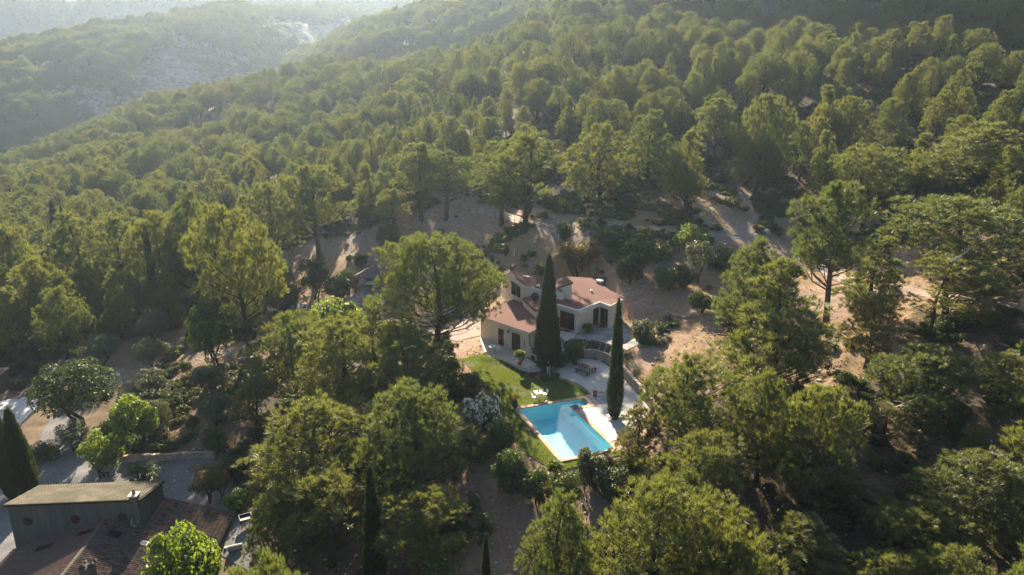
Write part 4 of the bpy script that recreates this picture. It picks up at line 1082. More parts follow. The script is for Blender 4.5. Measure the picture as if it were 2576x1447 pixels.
t.links.new(ms.outputs[0], t.nodes['Material Output'].inputs[0]); M['water'] = m
pool = thing('swimming_pool', 'blue rectangular swimming pool with a stepped corner and sandstone edge', 'pool', PP(PW / 2, PL / 2, 0))
mb = MB(); n = 6; top = [(p[0], p[1], .02) for p in POOL]; bot = [(p[0], p[1], -1.6) for p in POOL]
sg = sum(POOL[i][0] * POOL[(i + 1) % n][1] - POOL[(i + 1) % n][0] * POOL[i][1] for i in range(n))
mb.add(top + bot, [(i, (i + 1) % n, n + (i + 1) % n, n + i) for i in range(n)] + [tuple(range(n, 2 * n))]); mb.ob('basin', M['liner'], pool, True)
mb = MB()
for i in range(3):
    x0 = PW - .35 + .5 * i; zt = -.95 + .30 * i
    mb.prism([PP(x0, .02, zt), PP(PW + ALC_W - .02, .02, zt), PP(PW + ALC_W - .02, ALC_L - .02, zt), PP(x0, ALC_L - .02, zt)], zb=-1.59 + i * .001)
mb.ob('pool_steps', M['liner'], pool, True)
MB().add([(p[0], p[1], -.16) for p in POOL], [tuple(range(6)) if sg > 0 else tuple(range(5, -1, -1))]).ob('water', M['water'], pool, True)
cs = bpy.data.meshes.new('coping_stone'); bm = bmesh.new(); bmesh.ops.create_cube(bm, size=1.0); bmesh.ops.bevel(bm, geom=bm.edges[:], offset=.04, segments=1, affect='EDGES'); bm.to_mesh(cs); bm.free(); cs.materials.append(M['coping'])
def coping(p, q, outw, ext0=0, ext1=0):
    p, q = np.array(p[:2]), np.array(q[:2]); L = np.linalg.norm(q - p); e = (q - p) / L; p = p - e * ext0; L += ext0 + ext1
    k = max(1, round(L / .62)); w = L / k
    for i in range(k):
        c = p + e * (w * (i + .5)) + np.array(outw) * .20
        o = ob('coping_stone', cs, pool); o.location = (c[0] - pool.location.x, c[1] - pool.location.y, .035 + random.uniform(-.004, .004) - pool.location.z)
        o.scale = (w - .012, .44, .10); o.rotation_euler = (0, 0, math.atan2(e[1], e[0]) + random.uniform(-.006, .006))
X4 = .42
coping(POOL[0], POOL[1], -pv, X4, X4); coping(POOL[1], POOL[2], pu, 0, 0); coping(POOL[2], POOL[3], pv, X4, -X4 - .02)
coping(POOL[3], POOL[4], pu, 0, 0); coping(POOL[4], POOL[5], pv, X4, X4); coping(POOL[5], POOL[0], -pu, 0, 0)
DECK = [PP(PW + X4 + .01, ALC_L + X4, 0), PP(PW + ALC_W + 3.4, ALC_L + X4 - .3, 0), PP(PW + ALC_W + 4.4, ALC_L + 4, 0), PP(PW + ALC_W + 3.6, PL + .5, 0), PP(PW + X4 + .01, PL + .6, 0)]
tag(MB().prism([(p[0], p[1], .05) for p in DECK], thick=.3).ob('pool_deck', M['deck']), kind='structure')
# stone slabs between gravel and alcove
slabm = mk('grey_paving_slab', (.42, .39, .38), (.30, .28, .29), 2.5, .9, .2, rnd=.22)
sm_ = cs.copy(); sm_.name = 'paving_slab'; sm_.materials.clear(); sm_.materials.append(slabm)
pave = thing('slab_paving', 'patch of grey stone slabs beside the pool steps', 'paving', PP(PW + ALC_W + 1.6, .6, 0))
x = PW + ALC_W + X4 + .05; r_ = random.Random(3)
while x < PW + ALC_W + 3.6:
    w_ = r_.choice((.45, .6, .75)); y = -.6
    while y < ALC_L + X4 - .45:
        l_ = r_.choice((.4, .55, .8)); l_ = min(l_, ALC_L + X4 - .35 - y)
        if l_ < .15: break
        q = PP(x + w_ / 2, y + l_ / 2); o = ob('slab', sm_, pave); o.location = (q[0] - pave.location.x, q[1] - pave.location.y, .055 + h1(q[0], q[1]) + r_.uniform(-.006, .006))
        o.scale = (w_ - .02, l_ - .02, .1); o.rotation_euler = (0, 0, math.atan2(pu[1], pu[0])); y += l_
    x += w_

# ------------------------------------------------------------------ curved dry-stone wall
stone_m = mk('dry_stone', (.42, .34, .28), (.28, .225, .185), 5, .95, .4, rnd=.22)
stn = cs.copy(); stn.name = 'wall_stone'; bm = bmesh.new(); bm.from_mesh(cs); rr_ = random.Random(5)
for vt in bm.verts: vt.co += Vector((rr_.uniform(-.06, .06), rr_.uniform(-.06, .06), rr_.uniform(-.06, .06)))
bm.to_mesh(stn); bm.free(); stn.materials.clear(); stn.materials.append(stone_m)
def stone_wall(name, label, pts, hgt, th=.4, sl=.42, sh=.22, zoff=0, cat='stone wall'):
    P = [np.array(p[:2]) for p in pts]; path = [P[0]]
    for i in range(len(P) - 1):
        k = max(1, int(np.linalg.norm(P[i + 1] - P[i]) / .1))
        path += [P[i] + (P[i + 1] - P[i]) * (j + 1) / k for j in range(k)]
    path = np.array(path); cum = np.concatenate([[0], np.cumsum(np.linalg.norm(np.diff(path, axis=0), axis=1))]); L = cum[-1]
    g0 = h1(*path[len(path) // 2]); w_ = thing(name, label, cat, (path[len(path) // 2][0], path[len(path) // 2][1], g0)); r = random.Random(len(pts)); LOC = np.array(w_.location)
    def at(s): return np.array([np.interp(s, cum, path[:, 0]), np.interp(s, cum, path[:, 1])])
    core = MB(); rows = max(1, round(hgt / sh)); k = max(2, int(L / .8))
    for i in range(k):
        a, b_ = at(L * i / k), at(L * (i + 1) / k); c = (a + b_) / 2; d = b_ - a
        core.box((c[0], c[1], h1(c[0], c[1]) + hgt / 2 - .2), (np.linalg.norm(d) / 2 + .02, th * .32, hgt / 2 + .12), rz=math.atan2(d[1], d[0]))
    core.ob('wall_core', stone_m, w_, True)
    for j in range(rows):
        s = r.uniform(0, sl * .5)
        while s < L:
            l_ = sl * r.uniform(.65, 1.4); c = at(min(L, s + l_ / 2)); d = at(min(L, s + l_)) - at(s)
            o = ob('stone', stn, w_); z = h1(c[0], c[1]) + sh * (j + .5) + r.uniform(-.02, .02) + zoff
            o.location = tuple(np.array((c[0], c[1], z)) - LOC); o.scale = (l_ - .02, th * r.uniform(.92, 1.12), sh * r.uniform(.84, 1.0)); o.rotation_euler = (r.uniform(-.05, .05), r.uniform(-.05, .05), math.atan2(d[1], d[0]) + r.uniform(-.06, .06)); s += l_
    return w_
stone_wall('retaining_wall', 'curved dry-stone retaining wall round the gravel terrace', [U(*z2(a, b_), .3) for a, b_ in ((1385,252),(1500,246),(1600,270),(1705,322),(1795,402),(1885,502),(2005,622),(2080,720))], 1.05)
stone_wall('gravel_edging', 'low line of edging stones between gravel terrace and shrubs', [U(*z2(a, b_), .25) for a, b_ in ((1110,410),(1200,335),(1290,282),(1370,255))], .2, .25, .3, .2)
stone_wall('court_wall', 'low pale stone wall along the gravel court', [G(a, b_) for a, b_ in ((308,1163),(380,1158),(450,1156),(535,1152))], .75, .4, .45, .25)
stone_wall('drive_wall', 'short pale heap of stones in a line by the drive pine', [G(a, b_) for a, b_ in ((600,908),(625,906),(640,904))], .4, .4, .4, .2)
stone_wall('white_edging', 'short white stone kerb right of the gravel court', [G(a, b_) for a, b_ in ((582,1215),(590,1200),(602,1196))], .4, .3, .35, .2)
stone_wall('stone_ring', 'half ring of pale stones on the bare slope', [G(a, b_) for a, b_ in ((1680,788),(1700,796),(1725,800),(1742,796))], .2, .3, .35, .2)

# ------------------------------------------------------------------ garden furniture
def white_table(loc, rz, label):
    t_ = thing('garden_table', label, 'table', loc, rz)
    tp = MB().box((0, 0, .72), (.42, .42, .015)); bevel(tp.ob('table_top', M['white'], t_))
    for sx in (-1, 1):
        MB().tube([(sx * .32, -.3, 0), (-sx * .1, 0, .38), (-sx * .28, .28, .70)], .022, 6).ob('leg', M['white'], t_)
        MB().tube([(sx * .32, .3, 0), (-sx * .1, 0, .38), (-sx * .28, -.28, .70)], .022, 6).ob('leg', M['white'], t_)
    return t_
def folding_chair(loc, rz, label):
    c = thing('folding_chair', label, 'chair', loc, rz)
    for i in range(5): MB().box((0, -.17 + i * .085, .45), (.21, .036, .010)).ob('seat_slat', M['white'], c)
    for i in range(4): MB().box((0, .24 + i * .018, .60 + i * .085), (.21, .008, .034), rx=-.2).ob('back_slat', M['white'], c)
    for sx in (-.2, .2):
        MB().tube([(sx, -.22, 0), (sx, .2, .48), (sx, .31, .92)], .016, 6).ob('leg', M['white'], c)
        MB().tube([(sx, .26, 0), (sx, -.2, .46)], .016, 6).ob('leg', M['white'], c)
    return c
g = U(*z2(972, 628), .22); g[2] = h1(g[0], g[1]) + .05
white_table(g, .35, 'small square white folding table on the lawn by the pool')
vz = thing('small_vase', 'little dark vase on the white lawn table', 'vase', (g[0], g[1], g[2] + .735))
MB().lathe([(.05, 0), (.09, .06), (.05, .16), (.06, .2)], 10).ob('vase_body', M['metal_dark'], vz, False, True)
for (a, b_), rz, lb in (((930, 652), 2.0, 'white folding chair on the pool side of the lawn table'), ((1035, 622), -1.2, 'white folding chair right of the lawn table')):
    g = U(*z2(a, b_), .2); g[2] = h1(g[0], g[1]) + .05; folding_chair(g, rz, lb)
# picnic table with two benches
g = U(*z2(1440, 388), .3); g[2] = h1(g[0], g[1]) + .05; rz = -.75
pt = thing('picnic_table', 'weathered wooden picnic table on the gravel terrace', 'table', g, rz)
for i in range(5): MB().box((0, -.32 + i * .16, .74), (.92, .072, .022)).ob('table_plank', M['oldwood'], pt)
for sx in (-.7, .7):
    for sy in (-.28, .28): MB().box((sx, sy, .36), (.05, .05, .36)).ob('leg', M['oldwood'], pt)
    MB().box((sx, 0, .68), (.04, .34, .035)).ob('crossbar', M['oldwood'], pt)
for sy, lb in ((-.78, 'wooden bench on the near side of the picnic table'), (.78, 'wooden bench on the far side of the picnic table')):
    q = Vector((0, sy, 0)); q.rotate(__import__('mathutils').Euler((0, 0, rz))); bn = thing('picnic_bench', lb, 'bench', Vector(g) + q, rz)
    for i in (-1, 1): MB().box((0, i * .085, .43), (.9, .08, .022)).ob('seat_plank', M['oldwood'], bn)
    for sx in (-.72, .72): MB().box((sx, 0, .205), (.05, .15, .205)).ob('leg', M['oldwood'], bn)
# terrace set
def plastic_chair(loc, rz, label):
    c = thing('garden_chair', label, 'chair', loc, rz)
    bevel(MB().box((0, 0, .42), (.25, .25, .02)).ob('seat', M['white'], c)); bevel(MB().box((0, .26, .66), (.24, .018, .24), rx=-.15).ob('backrest', M['white'], c))
    for sx in (-.23, .23):
        MB().tube([(sx, -.24, .0), (sx, -.22, .62), (sx, .24, .64)], .022, 6).ob('armrest', M['white'], c)
        MB().tube([(sx, .27, 0), (sx, .22, .42)], .022, 6).ob('leg', M['white'], c)
    return c
g = U(*z1(432, 1215), 1.0); tb = thing('terrace_table', 'white oval table on the west terrace half hidden by pine branches', 'table', g, -.8)
MB().lathe([(.5, .70), (.52, .72), (.5, .74)], 20).ob('table_top', M['white'], tb)
for k in range(4): MB().tube([(.34 * math.cos(k * 1.57 + .8), .34 * math.sin(k * 1.57 + .8), 0), (.3 * math.cos(k * 1.57 + .8), .3 * math.sin(k * 1.57 + .8), .7)], .025, 6).ob('leg', M['white'], tb)
plastic_chair(U(*z1(500, 1215), 1.0), 2.6, 'white chair at the right of the terrace table')
plastic_chair(U(*z1(395, 1195), 1.0), -1.6, 'white chair at the left of the terrace table')
# pots
def pot(loc, r, h, mat, label, plant_key=None, psc=.5, name='plant_pot', cat='plant pot'):
    p = thing(name, label, cat, loc); MB().lathe([(r * .68, 0), (r * .92, h * .8), (r * 1.05, h * .82), (r * 1.05, h), (r * .9, h), (r * .85, h * .86), (.01, h * .86)], 16).ob('pot', M[mat], p, False, True)
    if plant_key:
        s_ = SHRUBS[plant_key]; o = ob('stems', s_['trunk'], p); o.location = (0, 0, h * .86); o.scale = (psc,) * 3
        o = ob('leaves', s_['crown'], p); o.location = (0, 0, h * .8); o.scale = (psc,) * 3
    return p
pot(U(*z1(720, 1355), 1.0), .30, .55, 'terracotta', 'terracotta pot with a leafy plant on the terrace edge', 'lime_shrub', .85)
g = U(*z2(1528, 622), .1); g[2] = h1(g[0], g[1]) + .06; pot(g, .26, .62, 'terracotta', 'plain terracotta pot by the grey slabs', 'scrub2', .35)
M['urn'] = mk('black_glazed_urn', (.02, .022, .024), (.015, .016, .018), 6, .3)
g = U(*z2(742, 742), .05); g[2] = .06; u_ = thing('urn', 'tall black urn with red flowers at the pool corner', 'urn', g)
MB().lathe([(.14, 0), (.30, .28), (.33, .5), (.22, .78), (.13, .92), (.17, 1.0), (.12, 1.0), (.1, .9)], 16).ob('urn_body', M['urn'], u_, False, True)
r = np.random.default_rng(3); k = 90; ps = np.stack([r.normal(size=k) * .13, r.normal(size=k) * .13, 1.05 + np.abs(r.normal(size=k)) * .14], 1)
V, F = leaves(ps, unit(r.normal(size=(k, 3)) + np.array([0, 0, .6])), r.uniform(.04, .08, k), r, 1.1); ob('flowers', mesh_np('flowers', V, F, M['petal_red']), u_)
# pump on the pool corner, pole, lids, lounger
g = PP(PW + .2, ALC_L + .15, .09); pm = thing('pool_float', 'grey animal-shaped pool ornament on the pool corner', 'ornament', g, .4)
bm = bmesh.new(); bmesh.ops.create_icosphere(bm, subdivisions=3, radius=.3)
for vt in bm.verts: vt.co = Vector((vt.co.x * 1.25, vt.co.y * .8, vt.co.z * .62 + .18)); vt.co += vt.co.normalized() * .03 * math.sin(vt.co.x * 23) * math.cos(vt.co.y * 19)
me = bpy.data.meshes.new('ornament_body'); bm.to_mesh(me); bm.free(); me.materials.append(mk('grey_ornament', (.26, .26, .27), (.14, .14, .15), 9, .8, .3)); ob('ornament_body', me, pm)
MB().lathe([(.02, -.1), (.11, -.04), (.13, .04), (.05, .12)], 10, (-.42, 0, .2)).ob('ornament_head', me.materials[0], pm, False, True)
p0, p1 = U(*z2(1360, 728), .1), U(*z2(1500, 858), .1); L_ = np.linalg.norm(p1 - p0)
pl = thing('pool_pole', 'long white pole lying across the pool deck', 'pole', (p0[0], p0[1], .11)); MB().tube([(0, 0, .04), tuple((p1 - p0) * np.array((1, 1, 0)) + np.array((0, 0, .02)))], .022, 8).ob('pole_shaft', M['white'], pl)
MB().tube([tuple((p1 - p0) * .82 + np.array((0, 0, .02))), tuple((p1 - p0) + np.array((0, 0, .022)))], .028, 8).ob('grip', M['metal'], pl)
for u_, v_, lb in ((-.28, PL * .52, 'white skimmer float resting on the left pool edge'), (PW * .62, -.3, 'white skimmer float resting on the far pool edge')):
    o = thing('skimmer_float', lb, 'float', PP(u_, v_, .09)); MB().lathe([(.12, 0), (.17, .04), (.15, .12), (.05, .16)], 12).ob('float_body', M['white'], o, False, True)
    MB().box((0, 0, .18), (.05, .03, .03)).ob('float_knob', M['white'], o)
g = PP(PW + 3.1, ALC_L + 3.5, .05); lg = thing('sun_lounger', 'white flat sun lounger on the pool deck', 'lounger', g, math.atan2(pu[1], pu[0]) + .05)
for i in range(9): MB().box((-.8 + i * .2, 0, .36), (.09, .33, .012)).ob('slat', M['white'], lg)
for sy in (-.33, .33): MB().box((0, sy, .33), (.95, .03, .045)).ob('side_rail', M['white'], lg)
for sx in (-.75, .75):
    for sy in (-.3, .3): MB().box((sx, sy, .145), (.03, .03, .145)).ob('leg', M['white'], lg)
# wall cupboard by the buttress
g = U(*z1(868, 1325), .45); cb_ = thing('garden_cupboard', 'small masonry cupboard with a brown door and potted plant on top', 'cupboard', g, -.78)
MB().box((0, .25, .45), (.5, .3, .45)).ob('cupboard_body', M['render'], cb_); MB().box((.0, -.06, .42), (.3, .02, .36)).ob('cupboard_door', M['shutter'], cb_)
pot((g[0] + .1, g[1] + .25, g[2] + .9), .2, .3, 'metal_dark', 'dark pot with a leafy plant on the masonry cupboard', 'lime_shrub', .42)
# bench, standpipe, posts, log
g = G(1815, 852); bn = thing('slope_bench', 'grey slatted park bench on the bare slope', 'bench', g, -.45)
for i in range(4): MB().box((0, -.18 + i * .12, .44), (.85, .05, .018)).ob('seat_slat', M['oldwood'], bn)
for i in range(3): MB().box((0, .24 + i * .02, .58 + i * .13), (.85, .015, .05), rx=-.15).ob('back_slat', M['oldwood'], bn)
for sx in (-.7, .7): MB().tube([(sx, -.2, 0), (sx, -.2, .42), (sx, .2, .42), (sx, .3, .92)], .03, 6).ob('leg', M['metal_dark'], bn); MB().tube([(sx, .2, .42), (sx, .26, 0)], .03, 6).ob('leg', M['metal_dark'], bn)
g = G(1675, 842); sp_ = thing('standpipe', 'thin water standpipe on a white base on the bare slope', 'standpipe', g)
MB().lathe([(.28, 0), (.28, .08), (.1, .1)], 12).ob('base_ring', M['white'], sp_); MB().tube([(0, 0, .05), (0, 0, 1.15)], .04, 8).ob('pipe', M['metal_dark'], sp_); MB().tube([(0, 0, 1.1), (.18, -.05, 1.12)], .035, 8).ob('tap', M['metal_dark'], sp_)
for kx, ky, lb in ((1404, 606, 'thin white marker post by the dark round bush'), (1293, 645, 'short white marker post above the villa roof'), (1313, 583, 'white leaning post under the tall bright pine')):
    g = G(kx, ky); o = thing('marker_post', lb, 'post', g); MB().tube([(0, 0, -.2), (.06, 0, 1.15)], .05, 8).ob('post_shaft', M['white'], o); MB().box((.06, 0, 1.17), (.06, .06, .03)).ob('post_cap', M['white'], o)
def fence(name, label, pts, hgt, n):
    P = np.array([G(*p) for p in pts]); cum = np.concatenate([[0], np.cumsum(np.linalg.norm(np.diff(P[:, :2], axis=0), axis=1))])
    f = thing(name, label, 'fence', P[0]); tops = []
    for i in range(n):
        s_ = cum[-1] * i / (n - 1); x, y = np.interp(s_, cum, P[:, 0]), np.interp(s_, cum, P[:, 1]); z = h1(x, y)
        MB().tube([(x, y, z - .2), (x + random.uniform(-.04, .04), y, z + hgt)], .035, 6).ob('post', M['metal_dark'], f, True); tops.append((x, y, z))
    for q in (.35, .7, .97):
        MB().tube([(a, b_, c + hgt * q) for a, b_, c in tops], .012, 4).ob('wire', M['metal'], f, True)
fence('path_fence', 'thin wire fence on posts along the hillside path', ((1120,512),(1180,530),(1260,551),(1330,572),(1400,586)), 1.4, 14)
fence('track_fence', 'dark fence posts beside the stony track at the right', ((2060,690),(2120,712),(2190,735),(2260,745)), 1.5, 6)

# ------------------------------------------------------------------ carport and cars
def car(loc, rz, paint, label):
    c = thing('parked_car', label, 'car', loc, rz); L, Wd = 3.95, 1.72
    prof = [(-1.97, .45), (-1.95, .78), (-1.80, .98), (-1.0, 1.02), (-.85, 1.04), (1.55, 1.02), (1.92, .92), (1.98, .55), (1.94, .28), (-1.90, .26)]
    def loft_(pf, w0, inset_top, z_split, mat, name, par):
        V, F = [], []; n = len(pf)
        for sy, k in ((-1, 1), (-1, .0), (1, 0), (1, 1)): pass
        rows = [(-w0, 0.10), (-w0 * .86, 0), (w0 * .86, 0), (w0, .10)]
        for y, sh in rows:
            for x, z in pf: V.append((x * (1 - sh * .25), y if z < z_split else y * inset_top, z - (sh * .25 if z > .6 else -sh * .3)))
        for j in range(3):
            for i in range(n): F.append((j * n + i, j * n + (i + 1) % n, (j + 1) * n + (i + 1) % n, (j + 1) * n + i))
        F += [tuple(range(n - 1, -1, -1)), tuple(3 * n + i for i in range(n))]
        return MB().add(V, F).ob(name, mat, par, False, True)
    body = loft_(prof, Wd / 2, .97, .7, paint, 'body', c)
    cab = [(-.75, 1.0), (-.15, 1.42), (.35, 1.48), (1.25, 1.44), (1.72, 1.16), (1.80, .98)]
    loft_(cab, Wd / 2 * .92, .84, 1.2, M['glass'], 'glasshouse', c)
    MB().add([(-.1, -.58, 1.45), (1.3, -.58, 1.46), (1.3, .58, 1.46), (-.1, .58, 1.45), (-.1, -.58, 1.49), (1.32, -.58, 1.49), (1.32, .58, 1.49), (-.1, .58, 1.49)], [(0, 3, 2, 1), (4, 5, 6, 7), (0, 1, 5, 4), (1, 2, 6, 5), (2, 3, 7, 6), (3, 0, 4, 7)]).ob('roof_panel', paint, c)
    for sx in (-1.25, 1.25):
        for sy in (-.8, .8):
            w_ = MB(); w_.tube([(sx, sy - .1, .31), (sx, sy + .1, .31)], .31, 16); t_ = w_.ob('wheel', M['metal_dark'], c); MB().tube([(sx, sy - .11, .31), (sx, sy + .11, .31)], .18, 12).ob('rim', M['metal'], t_)
    red = M['petal_red']
    for sy in (-.62, .62): MB().box((1.93, sy, .82), (.05, .18, .07)).ob('tail_light', red, c); MB().box((-1.93, sy, .72), (.05, .18, .08)).ob('headlight', M['metal'], c)
    MB().box((1.985, 0, .52), (.012, .26, .06)).ob('number_plate', M['white'], c); MB().box((1.95, 0, .34), (.05, .7, .08)).ob('bumper', M['metal_dark'], c)
    for sy in (-.95, .95): MB().box((-.55, sy * .98, 1.02), (.08, .08, .06)).ob('mirror', paint, c)
    return c
wp = mk('white_car_paint', (.78, .78, .78), (.74, .74, .75), 1, .25, spec=.6); dp = mk('dark_car_paint', (.05, .055, .065), (.04, .045, .05), 1, .22, spec=.7)
g = G(928, 722); car((g[0], g[1] + 1.6, g[2] + .06), math.radians(-82), wp, 'white hatchback seen from behind under the carport')
g = G(285, 702); car((g[0], g[1], g[2]), math.radians(-75), wp, 'pale car half hidden in the dark grove at the left')
g = G(297, 738); car((g[0], g[1], g[2]), math.radians(-78), dp, 'dark car parked in the grove below the pale one')
g0 = G(905, 722); cpz = g0[2]; cp_ = thing('carport', 'open carport with a brown pyramid roof beside the huge pine', 'carport', g0)
A_ = U(885, 698, cpz + 2.5); Bq = U(985, 702, cpz + 2.5); wv = Bq - A_; dp_ = np.array((-wv[1], wv[0], 0)) / np.linalg.norm(wv) * 5.6
wv2 = wv / np.linalg.norm(wv) * 6.2; q = [A_, A_ + wv2, A_ + wv2 + dp_, A_ + dp_]; ap = (q[0] + q[2]) / 2 + np.array((0, 0, 1.5))
MB().add([tuple(a) for a in q] + [tuple(a - np.array((0, 0, .16))) for a in q] + [tuple(ap)], [(0, 1, 8), (1, 2, 8), (2, 3, 8), (3, 0, 8), (4, 5, 1, 0), (5, 6, 2, 1), (6, 7, 3, 2), (7, 4, 0, 3), (7, 6, 5, 4)]).ob('roof', mk('carport_roof', (.15, .115, .105), (.11, .085, .08), 2, .9), cp_, True)
for a in q:
    c = a + ((q[0] + q[2]) / 2 - a) * .10; MB().box((c[0], c[1], cpz + 1.1), (.13, .13, 1.28)).ob('post', mk('orange_wood_post', (.24, .10, .05), (.17, .07, .04), 5, .8), cp_, True)

# ------------------------------------------------------------------ person
def skin_fig(name, verts, edges, rad, mat, parent, root=0, lv=2):
    me = bpy.data.meshes.new(name); me.from_pydata(verts, edges, []); me.update(); o = ob(name, me, parent)
    sk = o.modifiers.new('skin', 'SKIN'); sk.use_smooth_shade = True
    if not me.skin_vertices: me.attributes  # layer made by the modifier
    lay = me.skin_vertices[0] if len(me.skin_vertices) else None
    if lay is None:
        bm = bmesh.new(); bm.from_mesh(me); bm.verts.layers.skin.verify(); bm.to_mesh(me); bm.free(); lay = me.skin_vertices[0]
    for i, r_ in enumerate(rad):
        lay.data[i].radius = (r_, r_) if not isinstance(r_, tuple) else r_
        lay.data[i].use_root = (i == root)
    sb = o.modifiers.new('sub', 'SUBSURF'); sb.levels = lv; sb.render_levels = lv; me.materials.append(mat); return o
M['skin'] = mk('skin', (.50, .31, .22), (.45, .27, .19), 6, .6); M['shirt'] = mk('black_shirt', (.018, .018, .02), (.012, .012, .014), 9, .9)
M['jeans'] = mk('pale_jeans', (.50, .53, .58), (.38, .41, .46), 7, .9); M['hair'] = mk('dark_hair', (.02, .015, .012), (.012, .01, .008), 12, .7)
g = U(*z2(1068, 412), .38); g[2] = max(h1(g[0], g[1]) + .05, .385)
pe_ = thing('person', 'person in black top and pale jeans looking down at a held controller', 'person', g, 0)
bv = [(0,0,.95),(0,.01,1.15),(0,.02,1.35),(0,.01,1.48),(0,-.03,1.56),(0,-.05,1.66),(0,-.045,1.73),
      (.19,.02,1.40),(.24,.0,1.15),(.10,-.24,1.08),(.05,-.30,1.08),(-.19,.02,1.40),(-.24,.0,1.15),(-.10,-.24,1.08),(-.05,-.30,1.08),
      (.10,0,.88),(.12,-.02,.48),(.12,.03,.09),(.13,-.12,.045),(-.10,0,.88),(-.12,-.02,.48),(-.12,.03,.09),(-.13,-.12,.045)]
be = [(0,1),(1,2),(2,3),(3,4),(4,5),(5,6),(2,7),(7,8),(8,9),(9,10),(2,11),(11,12),(12,13),(13,14),(0,15),(15,16),(16,17),(17,18),(0,19),(19,20),(20,21),(21,22)]
br = [(.14,.11),(.13,.10),(.15,.10),.06,.06,(.085,.10),.06,.058,.045,.036,.034,.058,.045,.036,.034,.082,.058,.042,.04,.082,.058,.042,.04]
skin_fig('body', bv, be, br, M['skin'], pe_)
skin_fig('shirt', [bv[i] for i in (0,1,2,7,8,11,12)] + [(0,.012,1.46)], [(0,1),(1,2),(2,3),(3,4),(2,5),(5,6),(2,7)], [(.165,.13),(.155,.12),(.172,.12),.075,.062,.075,.062,(.075,.07)], M['shirt'], pe_)
skin_fig('trousers', [(0,0,.96)] + [bv[i] for i in (15,16,17,19,20,21)], [(0,1),(1,2),(2,3),(0,4),(4,5),(5,6)], [(.155,.125),.10,.077,.066,.10,.077,.066], M['jeans'], pe_)
for sx in (-.13, .13):
    bevel(MB().box((sx, -.06, .045), (.05, .14, .045), taper=.85).ob('shoe', M['white'], pe_), .02)
hb = bmesh.new(); bmesh.ops.create_icosphere(hb, subdivisions=3, radius=.118)
for vt in hb.verts:
    if vt.co.y < -.03 and vt.co.z < .045: vt.co *= .8
    vt.co += Vector((0, -.035, 1.69))
hm = bpy.data.meshes.new('hair'); hb.to_mesh(hm); hb.free(); hm.materials.append(M['hair']); ob('hair', hm, pe_)
for sx in (-1, 1):
    for k in range(4): MB().tube([(sx * .06, -.29 - .012 * k, 1.10 - .012 * k), (sx * .035, -.335 - .006 * k, 1.105 - .014 * k), (sx * .012, -.34, 1.10 - .014 * k)], [.010, .009, .007], 6).ob('finger', M['skin'], pe_)
    MB().tube([(sx * .06, -.27, 1.11), (sx * .03, -.30, 1.135)], [.011, .008], 6).ob('thumb', M['skin'], pe_)
ct = thing('drone_controller', 'small dark controller held in both hands of the person', 'controller', (g[0], g[1] - .32, g[2] + 1.08)); bevel(MB().box((0, 0, 0), (.08, .045, .02)).ob('controller_body', M['metal_dark'], ct), .01)
for sx in (-.05, .05): MB().tube([(sx, 0, .02), (sx, 0, .05)], .01, 6).ob('stick', M['metal'], ct)

# ------------------------------------------------------------------ old tiled house
m, t, b = node_mat('grey_lime_render')
mp = t.nodes.new('ShaderNodeMapping'); mp.inputs['Scale'].default_value = (2.2, 2.2, .22); t.links.new(wpos(t), mp.inputs[0])
streak = noise(t, 1.0, 6, .65, mp.outputs[0]); patch = noise(t, .55, 5, .6, wpos(t)); fine = noise(t, 6, 5, .6, wpos(t))
c = ramp(t, streak, [(.30, (.05, .049, .046)), (.55, (.10, .097, .092)), (.75, (.13, .126, .118))])
c = mix(t, patch, c, (.09, .087, .08)); t.links.new(c, b.inputs['Base Color']); b.inputs['Roughness'].default_value = .95; b.inputs['Specular IOR Level'].default_value = .1
bump(t, b, fine, .3, .04); M['oldrender'] = m
M['tile_pale'] = mk('pale_clay_tile', (.17, .148, .11), (.075, .068, .052), 1.6, .9, .2, rnd=.35, big=(.55, (.085, .08, .055)))
M['tile_red'] = mk('dark_red_clay_tile', (.21, .125, .105), (.135, .085, .075), 3, .9, .2, rnd=.3)
M['tile_mossy'] = mk('mossy_clay_tile', (.19, .165, .135), (.115, .105, .085), 3, .9, .2, rnd=.3)
M['tile_bed'] = mk('painted_gap_shade', (.035, .028, .024), (.02, .017, .015), 3, .95)  # bed under the tiles; the shadow in the gaps is put into its colour
M['gutter'] = mk('grey_gutter', (.25, .24, .22), (.2, .19, .18), 4, .6)
OH = thing('old_house', 'old farmhouse with barrel-tiled roofs and a tall blind grey wall', 'house', (-33, 50, -8.2))
TL = np.array((-40.7, 51.8)); TR = np.array((-30.4, 52.6)); ax_ = (TR - TL) / np.linalg.norm(TR - TL); ay_ = np.array((-ax_[1], ax_[0]))
LB = float(np.linalg.norm(TR - TL)); DB = 4.4; ZT, ZBk = -1.0, -2.1
def q2(x, y, z): p = TL + ax_ * x + ay_ * y; return (float(p[0]), float(p[1]), float(z))
def wedge(x0, x1, y0, y1, zb, z0, z1_, mat, name, par):
    V = [q2(x0, y0, zb), q2(x1, y0, zb), q2(x1, y1, zb), q2(x0, y1, zb), q2(x0, y0, z0), q2(x1, y0, z0), q2(x1, y1, z1_), q2(x0, y1, z1_)]
    return MB().add(V, [(0, 3, 2, 1), (4, 5, 6, 7), (0, 1, 5, 4), (1, 2, 6, 5), (2, 3, 7, 6), (3, 0, 4, 7)]).ob(name, mat, par, True)
wedge(0, LB, 0, DB, -9.5, ZT - .12, ZBk - .12, M['oldrender'], 'tall_block', OH)
tile_me = {}
